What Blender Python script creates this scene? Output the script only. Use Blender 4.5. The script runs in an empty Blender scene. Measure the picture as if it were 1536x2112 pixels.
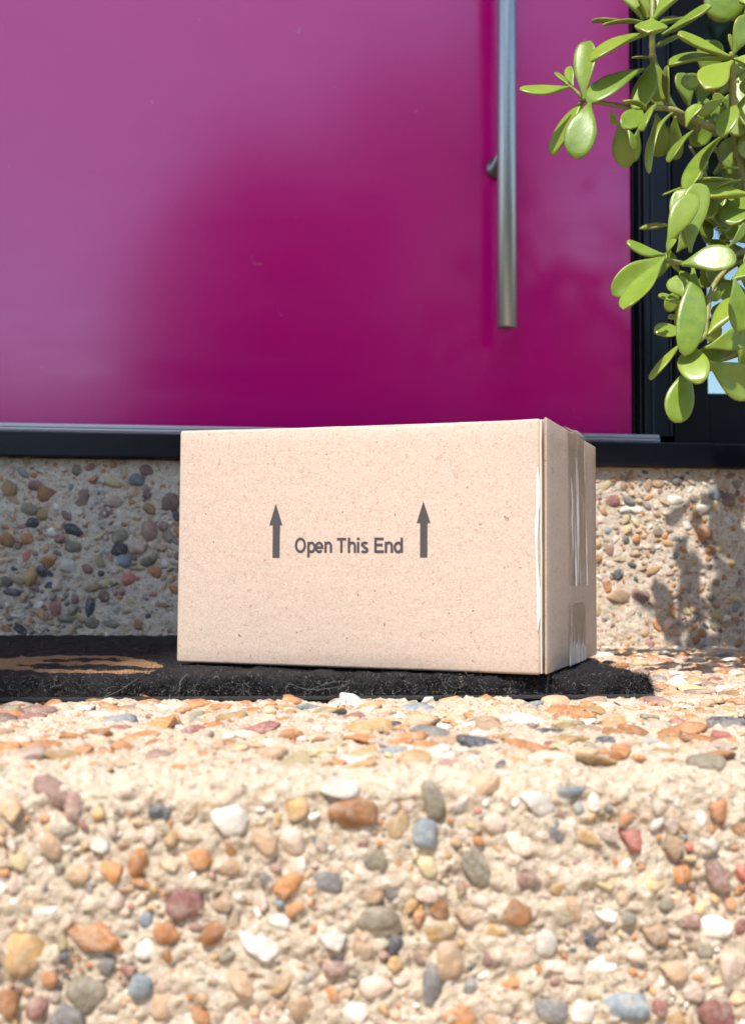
import bpy, bmesh, math, random
import numpy as np
from mathutils import Vector, Matrix

sc = bpy.context.scene
COL = sc.collection
rad = math.radians

# ------------------------------------------------------------------ camera, sky, sun, exposure
CAM_LOC = (0.0, 0.0, 0.088)
YAW, PITCH, ROLL = rad(5.4), rad(3.1), rad(0.37)
cam = bpy.data.cameras.new('camera')
cam.sensor_fit = 'VERTICAL'; cam.sensor_height = 36.0; cam.sensor_width = 26.15
cam.lens = 36.0 * 2190 / 2112
cam.clip_start = 0.01; cam.clip_end = 500
cam.dof.use_dof = True; cam.dof.focus_distance = 0.80; cam.dof.aperture_fstop = 7.8
cam.dof.aperture_blades = 7
cam_ob = bpy.data.objects.new('camera', cam); COL.objects.link(cam_ob)
_f = Vector((math.sin(YAW)*math.cos(PITCH), math.cos(YAW)*math.cos(PITCH), math.sin(PITCH)))
_r0 = Vector((math.cos(YAW), -math.sin(YAW), 0)); _u0 = _r0.cross(_f)
_r = _r0*math.cos(ROLL) + _u0*math.sin(ROLL); _u = _u0*math.cos(ROLL) - _r0*math.sin(ROLL)
M = Matrix((( _r.x, _u.x, -_f.x, 0), (_r.y, _u.y, -_f.y, 0), (_r.z, _u.z, -_f.z, 0), (0, 0, 0, 1)))
cam_ob.matrix_world = Matrix.Translation(CAM_LOC) @ M
sc.camera = cam_ob

SUN_EL, SUN_AZ = rad(54), rad(24)          # azimuth: degrees left of straight-out-from-the-door
SUN_DIR = Vector((-math.sin(SUN_AZ)*math.cos(SUN_EL), -math.cos(SUN_AZ)*math.cos(SUN_EL), math.sin(SUN_EL)))
w = bpy.data.worlds.new('World'); sc.world = w; w.use_nodes = True
nt = w.node_tree; nt.nodes.clear()
sky = nt.nodes.new('ShaderNodeTexSky'); sky.sky_type = 'NISHITA'; sky.sun_disc = False
sky.sun_elevation = SUN_EL; sky.sun_rotation = math.atan2(SUN_DIR.x, SUN_DIR.y) % (2*math.pi)
sky.air_density = 1.0; sky.dust_density = 0.6; sky.ozone_density = 1.7
bg = nt.nodes.new('ShaderNodeBackground'); bg.inputs['Strength'].default_value = 0.15
wo = nt.nodes.new('ShaderNodeOutputWorld')
nt.links.new(sky.outputs[0], bg.inputs[0]); nt.links.new(bg.outputs[0], wo.inputs[0])
sun = bpy.data.lights.new('sun', 'SUN'); sun.energy = 2.75; sun.angle = rad(0.53); sun.color = (1.0, 0.95, 0.88)
sun_ob = bpy.data.objects.new('sun', sun); COL.objects.link(sun_ob)
sun_ob.rotation_euler = SUN_DIR.to_track_quat('Z', 'Y').to_euler()
sun_ob.location = (-2, -5, 6)
sc.view_settings.view_transform = 'Standard'; sc.view_settings.look = 'None'
sc.view_settings.exposure = 1.38; sc.view_settings.gamma = 1.0
sc.view_settings.use_curve_mapping = False
sc.render.engine = 'CYCLES'
sc.cycles.use_denoising = True
sc.cycles.max_bounces = 8; sc.cycles.diffuse_bounces = 4; sc.cycles.glossy_bounces = 4
sc.cycles.transparent_max_bounces = 8
sc.cycles.caustics_reflective = False; sc.cycles.caustics_refractive = False

rng = np.random.default_rng(7)
random.seed(7)

# ------------------------------------------------------------------ helpers
def link(o, parent=None):
    COL.objects.link(o)
    if parent is not None: o.parent = parent
    return o
def tag(o, label=None, cat=None, group=None, kind=None):
    if label: o['label'] = label
    if cat: o['category'] = cat
    if group: o['group'] = group
    if kind: o['kind'] = kind
    return o
def empty(name, loc, label=None, cat=None, kind=None):
    o = bpy.data.objects.new(name, None); o.location = loc; o.empty_display_size = .05
    COL.objects.link(o); return tag(o, label, cat, None, kind)
def mesh_obj(name, verts, faces, mats, parent=None, smooth=True, fmat=None, loc=None):
    me = bpy.data.meshes.new(name)
    v = np.asarray(verts, float).reshape(-1, 3)
    if loc is not None: v = v - np.asarray(loc)
    if isinstance(faces, np.ndarray):
        n, k = faces.shape
        me.vertices.add(len(v)); me.vertices.foreach_set('co', v.ravel().astype(np.float32))
        me.loops.add(n*k); me.loops.foreach_set('vertex_index', faces.ravel().astype(np.int32))
        me.polygons.add(n); me.polygons.foreach_set('loop_start', (np.arange(n)*k).astype(np.int32))
        me.update(calc_edges=True)
    else:
        me.from_pydata([tuple(p) for p in v], [], faces)
    for m in (mats if isinstance(mats, (list, tuple)) else [mats]): me.materials.append(m)
    if fmat is not None: me.polygons.foreach_set('material_index', np.asarray(fmat, np.int32))
    if smooth: me.polygons.foreach_set('use_smooth', np.ones(len(me.polygons), bool))
    me.update(); me.validate()
    o = bpy.data.objects.new(name, me)
    if loc is not None: o.location = loc
    return link(o, parent)
def bm_obj(name, bm, mats, parent=None, smooth=False):
    me = bpy.data.meshes.new(name); bm.normal_update(); bm.to_mesh(me); bm.free()
    for m in (mats if isinstance(mats, (list, tuple)) else [mats]): me.materials.append(m)
    if smooth:
        for p in me.polygons: p.use_smooth = True
    return link(bpy.data.objects.new(name, me), parent)
def add_box(bm, x0, x1, y0, y1, z0, z1, bev=0.0, seg=2):
    r = bmesh.ops.create_cube(bm, size=1.0)
    vs = r['verts']
    for v in vs:
        v.co = Vector((x0+(x1-x0)*(v.co.x+.5), y0+(y1-y0)*(v.co.y+.5), z0+(z1-z0)*(v.co.z+.5)))
    if bev > 0:
        es = list({e for v in vs for e in v.link_edges})
        bmesh.ops.bevel(bm, geom=es, offset=bev, segments=seg, affect='EDGES', profile=.5)
def box_obj(name, x0, x1, y0, y1, z0, z1, mat, parent=None, bev=0.0):
    bm = bmesh.new(); add_box(bm, x0, x1, y0, y1, z0, z1, bev)
    return bm_obj(name, bm, mat, parent)
def tube(pts, radii, n=10, cap=True):
    pts = [Vector(p) for p in pts]; V = []; Fc = []
    up = Vector((.13, .31, .94))
    for i, p in enumerate(pts):
        d = (pts[min(i+1, len(pts)-1)] - pts[max(i-1, 0)]).normalized()
        a = d.cross(up)
        if a.length < .05: a = d.cross(Vector((1, 0, 0)))
        a.normalize(); b = d.cross(a)
        for k in range(n):
            t = 2*math.pi*k/n
            V.append(p + (a*math.cos(t) + b*math.sin(t))*radii[i])
    for i in range(len(pts)-1):
        for k in range(n):
            Fc.append((i*n+k, i*n+(k+1) % n, (i+1)*n+(k+1) % n, (i+1)*n+k))
    if cap:
        Fc.append(tuple(range(n))[::-1]); Fc.append(tuple((len(pts)-1)*n+k for k in range(n)))
    return V, Fc
def smooth_path(pts, sub=5):
    P = [np.array(p, float) for p in pts]; out = []
    for i in range(len(P)-1):
        p0, p1, p2, p3 = P[max(i-1, 0)], P[i], P[i+1], P[min(i+2, len(P)-1)]
        for k in range(sub):
            t = k/sub
            out.append(.5*((2*p1)+(-p0+p2)*t+(2*p0-5*p1+4*p2-p3)*t*t+(-p0+3*p1-3*p2+p3)*t**3))
    out.append(P[-1]); return out

def _hash(i, j, k, seed):
    h = (i.astype(np.int64)*374761393 + j.astype(np.int64)*668265263 + k.astype(np.int64)*2147483647 + seed*974711) & 0xFFFFFFFF
    h = ((h ^ (h >> 13)) * 1274126177) & 0xFFFFFFFF
    h = ((h ^ (h >> 16)) * 2246822519) & 0xFFFFFFFF
    return ((h ^ (h >> 15)) & 0xFFFFFF) / float(0xFFFFFF)
def vnoise(p, seed=0):
    p = np.asarray(p, float); i = np.floor(p).astype(np.int64); f = p - i; f = f*f*(3-2*f)
    r = 0
    for a in (0, 1):
        for b in (0, 1):
            for c in (0, 1):
                wgt = (f[:, 0] if a else 1-f[:, 0])*(f[:, 1] if b else 1-f[:, 1])*(f[:, 2] if c else 1-f[:, 2])
                r = r + wgt*_hash(i[:, 0]+a, i[:, 1]+b, i[:, 2]+c, seed)
    return r*2-1
def fbm(p, oct=4, seed=0, gain=.5):
    r = 0; amp = 1; p = np.asarray(p, float)
    for o in range(oct):
        r = r + amp*vnoise(p*(2**o)+17.3*o, seed+o); amp *= gain
    return r

# ------------------------------------------------------------------ materials
def new_mat(name):
    m = bpy.data.materials.new(name); m.use_nodes = True
    n = m.node_tree; n.nodes.clear()
    out = n.nodes.new('ShaderNodeOutputMaterial'); p = n.nodes.new('ShaderNodeBsdfPrincipled')
    n.links.new(p.outputs[0], out.inputs[0])
    return m, n, p, out
def nd(n, t, **kw):
    x = n.nodes.new(t)
    for k, v in kw.items(): setattr(x, k, v)
    return x
def noise(n, scale, detail=4, rough=.6, dist=0, vec=None, dim='3D'):
    x = n.nodes.new('ShaderNodeTexNoise'); x.inputs['Scale'].default_value = scale
    x.inputs['Detail'].default_value = detail; x.inputs['Roughness'].default_value = rough
    x.inputs['Distortion'].default_value = dist
    if vec is not None: n.links.new(vec, x.inputs['Vector'])
    return x
def ramp(n, fac, stops, interp='LINEAR'):
    x = n.nodes.new('ShaderNodeValToRGB'); x.color_ramp.interpolation = interp
    e = x.color_ramp.elements
    while len(e) < len(stops): e.new(.5)
    for i, (p, c) in enumerate(stops):
        e[i].position = p; e[i].color = (*c, 1) if len(c) == 3 else c
    n.links.new(fac, x.inputs[0]); return x
def mixc(n, fac, a, b, mode='MIX'):
    x = n.nodes.new('ShaderNodeMix'); x.data_type = 'RGBA'; x.blend_type = mode
    for s, v in ((0, fac), (6, a), (7, b)):
        if hasattr(v, 'is_linked'): n.links.new(v, x.inputs[s])
        elif s == 0: x.inputs[0].default_value = v
        else: x.inputs[s].default_value = (*v, 1)
    return x.outputs[2]
def bump(n, h, strength, dist, nrm=None):
    x = n.nodes.new('ShaderNodeBump'); x.inputs['Strength'].default_value = strength
    x.inputs['Distance'].default_value = dist; n.links.new(h, x.inputs['Height'])
    if nrm is not None: n.links.new(nrm, x.inputs['Normal'])
    return x.outputs[0]
def pos(n): return n.nodes.new('ShaderNodeNewGeometry').outputs['Position']
def plain(name, col, rough=.5, metal=0, spec=.5, var=.12, vscale=40):
    m, n, p, o = new_mat(name)
    a = noise(n, vscale, 5, .6, 0, pos(n))
    c = mixc(n, a.outputs[0], tuple(x*(1-var) for x in col), tuple(min(1, x*(1+var)) for x in col))
    n.links.new(c, p.inputs['Base Color'])
    r = ramp(n, a.outputs[0], [(0, (rough*.85,)*3), (1, (min(1, rough*1.15),)*3)])
    n.links.new(r.outputs[0], p.inputs['Roughness'])
    p.inputs['Metallic'].default_value = metal; p.inputs['Specular IOR Level'].default_value = spec
    return m

# exposed-aggregate matrix: sandy mortar
def mortar(name, c0, c1, c2):
    m, n, p, o = new_mat(name); g = pos(n)
    big = noise(n, 22, 4, .6, 0, g); mid = noise(n, 160, 5, .65, 0, g); fine = noise(n, 900, 3, .6, 0, g)
    c = mixc(n, big.outputs[0], c0, c1)
    r1 = ramp(n, mid.outputs[0], [(.38, (0, 0, 0)), (.68, (1, 1, 1))])
    c = mixc(n, r1.outputs[0], c, c2)
    # sand grains of many colours
    v = nd(n, 'ShaderNodeTexVoronoi'); v.inputs['Scale'].default_value = 560; n.links.new(g, v.inputs['Vector'])
    sep = nd(n, 'ShaderNodeSeparateColor'); n.links.new(v.outputs['Color'], sep.inputs[0])
    gr = ramp(n, sep.outputs[0], [(0, (.12, .09, .07)), (.10, (.42, .30, .19)), (.25, (.55, .46, .36)), (.6, (.62, .54, .44)), (.85, (.40, .20, .08)), (.95, (.75, .70, .62))], 'CONSTANT')
    msk = ramp(n, sep.outputs[1], [(.52, (0, 0, 0)), (.56, (1, 1, 1))])
    msk2 = nd(n, 'ShaderNodeMath', operation='MULTIPLY'); n.links.new(msk.outputs[0], msk2.inputs[0]); msk2.inputs[1].default_value = .55
    c = mixc(n, msk2.outputs[0], c, gr.outputs[0])
    n.links.new(c, p.inputs['Base Color'])
    p.inputs['Roughness'].default_value = .9; p.inputs['Specular IOR Level'].default_value = .25
    b1 = bump(n, mid.outputs[0], .8, .0028); b2 = bump(n, v.outputs['Distance'], .5, .0009, b1)
    b3 = bump(n, fine.outputs[0], .9, .0011, b2)
    n.links.new(b3, p.inputs['Normal'])
    return m
PALE_MORTAR = mortar('pale_mortar', (.62, .53, .425), (.69, .61, .51), (.52, .42, .31))
MORTAR = mortar('sandy_mortar', (.52, .425, .312), (.585, .495, .385), (.44, .345, .245))
PCOL = dict(o=(.40, .17, .055), y=(.42, .255, .10), v=(.21, .175, .115), b=(.17, .20, .215), g=(.185, .17, .155), r=(.46, .14, .10),
            c=(.48, .37, .19), m=(.25, .145, .11), M=(.25, .095, .075), w=(.62, .56, .48), t=(.45, .29, .17), k=(.05, .05, .06), p=(.55, .41, .32))
PKEYS = list(PCOL)
PWT = dict(o=36, y=13, v=3, b=.8, g=2, r=.4, c=6, m=7, M=3, w=15, t=20, k=1.4, p=13)
PW = dict(o=20, y=8, v=7, b=1.2, g=4, r=.7, c=6, m=9, M=3, w=8, t=20, k=3, p=13)
def pebble_mat(k):
    col = PCOL[k]; m, n, p, o = new_mat('pebble_stone_'+k); g = pos(n)
    a = noise(n, 55, 3, .6, 0, g); f = noise(n, 420, 5, .65, .4, g)
    inf = nd(n, 'ShaderNodeObjectInfo')
    lo = tuple(x*.62 for x in col); hi = tuple(min(.82, x*1.3) for x in col)
    c = mixc(n, ramp(n, a.outputs[0], [(.3, (0,)*3), (.7, (1,)*3)]).outputs[0], lo, hi)
    c = mixc(n, ramp(n, f.outputs[0], [(.45, (0,)*3), (.75, (.55,)*3)]).outputs[0], c, tuple(min(.85, x*.5+.32) for x in col))
    du = noise(n, 95, 4, .7, .3, g); c = mixc(n, ramp(n, du.outputs[0], [(.50, (0,)*3), (.72, (.6,)*3)]).outputs[0], c, (.46, .39, .30))
    hs = nd(n, 'ShaderNodeHueSaturation'); hs.inputs['Saturation'].default_value = 1.02; n.links.new(c, hs.inputs['Color'])
    mr = nd(n, 'ShaderNodeMapRange'); n.links.new(inf.outputs['Random'], mr.inputs[0]); mr.inputs[3].default_value = .78; mr.inputs[4].default_value = 1.2
    n.links.new(mr.outputs[0], hs.inputs['Value'])
    n.links.new(hs.outputs[0], p.inputs['Base Color'])
    p.inputs['Roughness'].default_value = .62; p.inputs['Specular IOR Level'].default_value = .4
    n.links.new(bump(n, f.outputs[0], .9, .0016), p.inputs['Normal'])
    return m
PMAT = [pebble_mat(k) for k in PKEYS]

# ------------------------------------------------------------------ pebble shapes
def ico(sub):
    bm = bmesh.new(); bmesh.ops.create_icosphere(bm, subdivisions=sub, radius=1)
    V = np.array([v.co[:] for v in bm.verts]); Fc = np.array([[v.index for v in f.verts] for f in bm.faces]); bm.free(); return V, Fc
ICO3, ICO2 = ico(3), ico(2)
def pebble_shape(seed, angular, base):
    V, Fc = base; r = np.random.default_rng(seed)
    P = V*(1+.26*fbm(V*1.1+seed*3.1, 3, seed)[:, None])
    P = np.sign(P)*np.abs(P)**.86
    if angular:
        for _ in range(9):
            d = r.normal(size=3); d /= np.linalg.norm(d); k = r.uniform(.45, .80)
            s = P@d; P = P - np.outer(np.maximum(s-k, 0)*.93, d)
    P = P/np.abs(P).max(0)
    return P, Fc
SH_HI = [pebble_shape(i, i % 2, ICO3) for i in range(16)]
SH_LO = []
for i in range(16):
    P, Fc = pebble_shape(i, i % 2, ICO2)
    keep = (P[Fc][:, :, 2].mean(1) > -.35); Fk = Fc[keep]; u = np.unique(Fk)
    mp = -np.ones(len(P), int); mp[u] = np.arange(len(u)); SH_LO.append((P[u], mp[Fk]))
PEB_MESH = []
for P, Fc in SH_HI:
    me = bpy.data.meshes.new('pebble'); me.from_pydata([tuple(x) for x in P], [], [tuple(int(q) for q in f) for f in Fc])
    me.polygons.foreach_set('use_smooth', np.ones(len(Fc), bool)); me.materials.append(PMAT[0]); PEB_MESH.append(me)

def seen_size(p, r):
    d = np.asarray(p) - np.array(CAM_LOC); z = d@np.array(_f)
    x = 768+2190*(d@np.array(_r))/z; y = 1056-2190*(d@np.array(_u))/z
    inside = (z > .1) & (x > -10) & (x < 1546) & (y > -10) & (y < 2122)
    return np.where(inside, 2190*r/z, 0)

def scatter(n_try, area, rmin, rmax, mean, sig, fixed, gap, reg, PW=PW):
    """rejection scatter in a 2-D strip; fixed = list of (u,v,a,b,angle,key) placed first"""
    cell = .012; grid = {}; out = []
    def ok(u, v, r):
        ci, cj = int(u//cell), int(v//cell); R = int((r+rmax)//cell)+1
        for i in range(ci-R, ci+R+1):
            for j in range(cj-R, cj+R+1):
                for (a, b, c) in grid.get((i, j), ()):
                    if (a-u)**2+(b-v)**2 < ((c+r)*gap)**2: return False
        return True
    def put(u, v, r): grid.setdefault((int(u//cell), int(v//cell)), []).append((u, v, r))
    for f in fixed:
        out.append(f); put(f[0], f[1], (f[2]+f[3])/2)
    keys = PKEYS; wts = np.array([PW[k] for k in keys]); wts = wts/wts.sum()
    rs = np.sort(np.clip(mean*np.exp(reg.normal(0, sig, n_try)), rmin, rmax))[::-1]
    for r in rs:
        u = reg.uniform(area[0], area[1]); v = reg.uniform(area[2], area[3])
        if not ok(u, v, r): continue
        asp = reg.uniform(.48, 1.0)
        out.append((u, v, r/asp**.5, r*asp**.5, reg.uniform(0, 180), keys[reg.choice(len(keys), p=wts)])); put(u, v, r)
    return out

def build_pebbles(stones, frame, parent, n_single, prot, reg, flat=.72, lift=0.0):
    """frame(u,v) -> origin, tangent-u, tangent-v, normal"""
    info = []
    for (u, v, a, b, ang, key) in stones:
        o, tu, tv, nn = frame(u, v)
        info.append((o, tu, tv, nn, a, b, ang, key))
    O = np.array([i[0] for i in info]); R = np.array([(i[4]+i[5])/2 for i in info])
    foreshort = np.array([abs(np.dot(i[3], (np.array(CAM_LOC)-i[0])/np.linalg.norm(np.array(CAM_LOC)-i[0])))**.5 for i in info])
    size = seen_size(O, R)*foreshort
    order = np.argsort(-size); single = set(int(k) for k in order[:n_single] if size[k] > 4)
    VV = []; FF = []; MM = []; off = 0
    for idx, (o, tu, tv, nn, a, b, ang, key) in enumerate(info):
        t = math.radians(ang); tx = tu*math.cos(t)+tv*math.sin(t); ty = -tu*math.sin(t)+tv*math.cos(t)
        tilt = reg.normal(0, .16); n2 = nn*math.cos(tilt)+tx*math.sin(tilt); tx = tx*math.cos(tilt)-nn*math.sin(tilt)
        c = min(a, b)*flat*reg.uniform(.8, 1.15); dep = c*(reg.uniform(*prot)-1) + lift
        org = o + nn*dep
        angular = key in 'owytpcr' and reg.random() < .85 or reg.random() < .18
        s = int(reg.integers(8))*2 + (1 if angular else 0)
        B = np.stack([tx*a, ty*b, n2*c], 1)
        if idx in single:
            ob = bpy.data.objects.new('pebble', PEB_MESH[s])
            Mx = Matrix.Identity(4)
            for r_ in range(3):
                for c_ in range(3): Mx[r_][c_] = B[r_, c_]
                Mx[r_][3] = org[r_]
            COL.objects.link(ob); ob.parent = parent; ob.matrix_basis = Mx
            ob.material_slots[0].link = 'OBJECT'; ob.material_slots[0].material = PMAT[PKEYS.index(key)]
        else:
            P, Fc = SH_LO[s]
            VV.append(P@B.T+org); FF.append(Fc+off); MM.append(np.full(len(Fc), PKEYS.index(key))); off += len(P)
    if VV:
        o = mesh_obj('small_pebbles', np.concatenate(VV), np.concatenate(FF), PMAT, parent, True, np.concatenate(MM))
        o['kind'] = 'stuff'

def grid_faces(nu, nv, flip=False):
    i, j = np.meshgrid(np.arange(nu-1), np.arange(nv-1), indexing='ij')
    a = (i*nv+j).ravel(); f = np.stack([a, a+nv, a+nv+1, a+1], 1)
    return f[:, ::-1].copy() if flip else f

# ------------------------------------------------------------------ ground, path, lawn
PATH = mortar('path_mortar', (.60, .50, .37), (.68, .58, .45), (.54, .44, .32))
mesh_obj('path', [(-3, -4.5, -.17), (3, -4.5, -.17), (3, .8, -.17), (-3, .8, -.17)], [(0, 1, 2, 3)], PATH)['kind'] = 'structure'
LAWN = plain('lawn_green', (.06, .10, .025), .9, 0, .2, .5, 6)
mesh_obj('garden_ground', [(-200, -200, -.2), (200, -200, -.2), (200, 200, -.2), (-200, 200, -.2)], [(0, 1, 2, 3)], LAWN)['kind'] = 'structure'

# ------------------------------------------------------------------ lower step of exposed aggregate
EDGE_Y, ARC = .466, .011
step = empty('porch_step', (0, 0, 0), kind='structure')
S1 = .17-ARC; S2 = S1+ARC*math.pi/2
def step_frame(s):
    """profile parameter s (m) -> (y, z, ny, nz)"""
    s = np.asarray(s, float)
    y = np.where(s < S1, EDGE_Y, 0.); z = np.where(s < S1, s-.17, 0.)
    ny = np.where(s < S1, -1., 0.); nz = np.where(s < S1, 0., 1.)
    t = np.clip((s-S1)/ARC, 0, math.pi/2); a = (s >= S1) & (s < S2)
    y = np.where(a, EDGE_Y+ARC-ARC*np.cos(t), y); z = np.where(a, -ARC+ARC*np.sin(t), z)
    ny = np.where(a, -np.cos(t), ny); nz = np.where(a, np.sin(t), nz)
    top = s >= S2
    y = np.where(top, EDGE_Y+ARC+(s-S2), y)
    return y, z, ny, nz
us = np.concatenate([np.linspace(-1.6, -.48, 60)[:-1], np.arange(-.48, .62, .0016), np.linspace(.62, 1.6, 50)])
ss = np.concatenate([np.arange(0, S2+.03, .0014), np.arange(S2+.03, S2+.32, .0020), np.arange(S2+.32, S2+.745, .0030)])
U, Sg = np.meshgrid(us, ss, indexing='ij'); U = U.ravel(); Sg = Sg.ravel()
y, z, ny, nz = step_frame(Sg)
q = np.stack([U, y, z], 1)
h = .0019*fbm(q*38, 3, 3) + .0014*fbm(q*150, 3, 9) + .0014*fbm(q*380, 2, 5)
edge = np.exp(-((Sg-(S1+S2)/2)/.012)**2)
h = h - edge*.0022*np.maximum(0, fbm(q*60, 3, 21)+.15) 
co = q + np.stack([np.zeros_like(ny), ny, nz], 1)*h[:, None]
mesh_obj('mortar', co, grid_faces(len(us), len(ss)), MORTAR, step)
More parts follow.
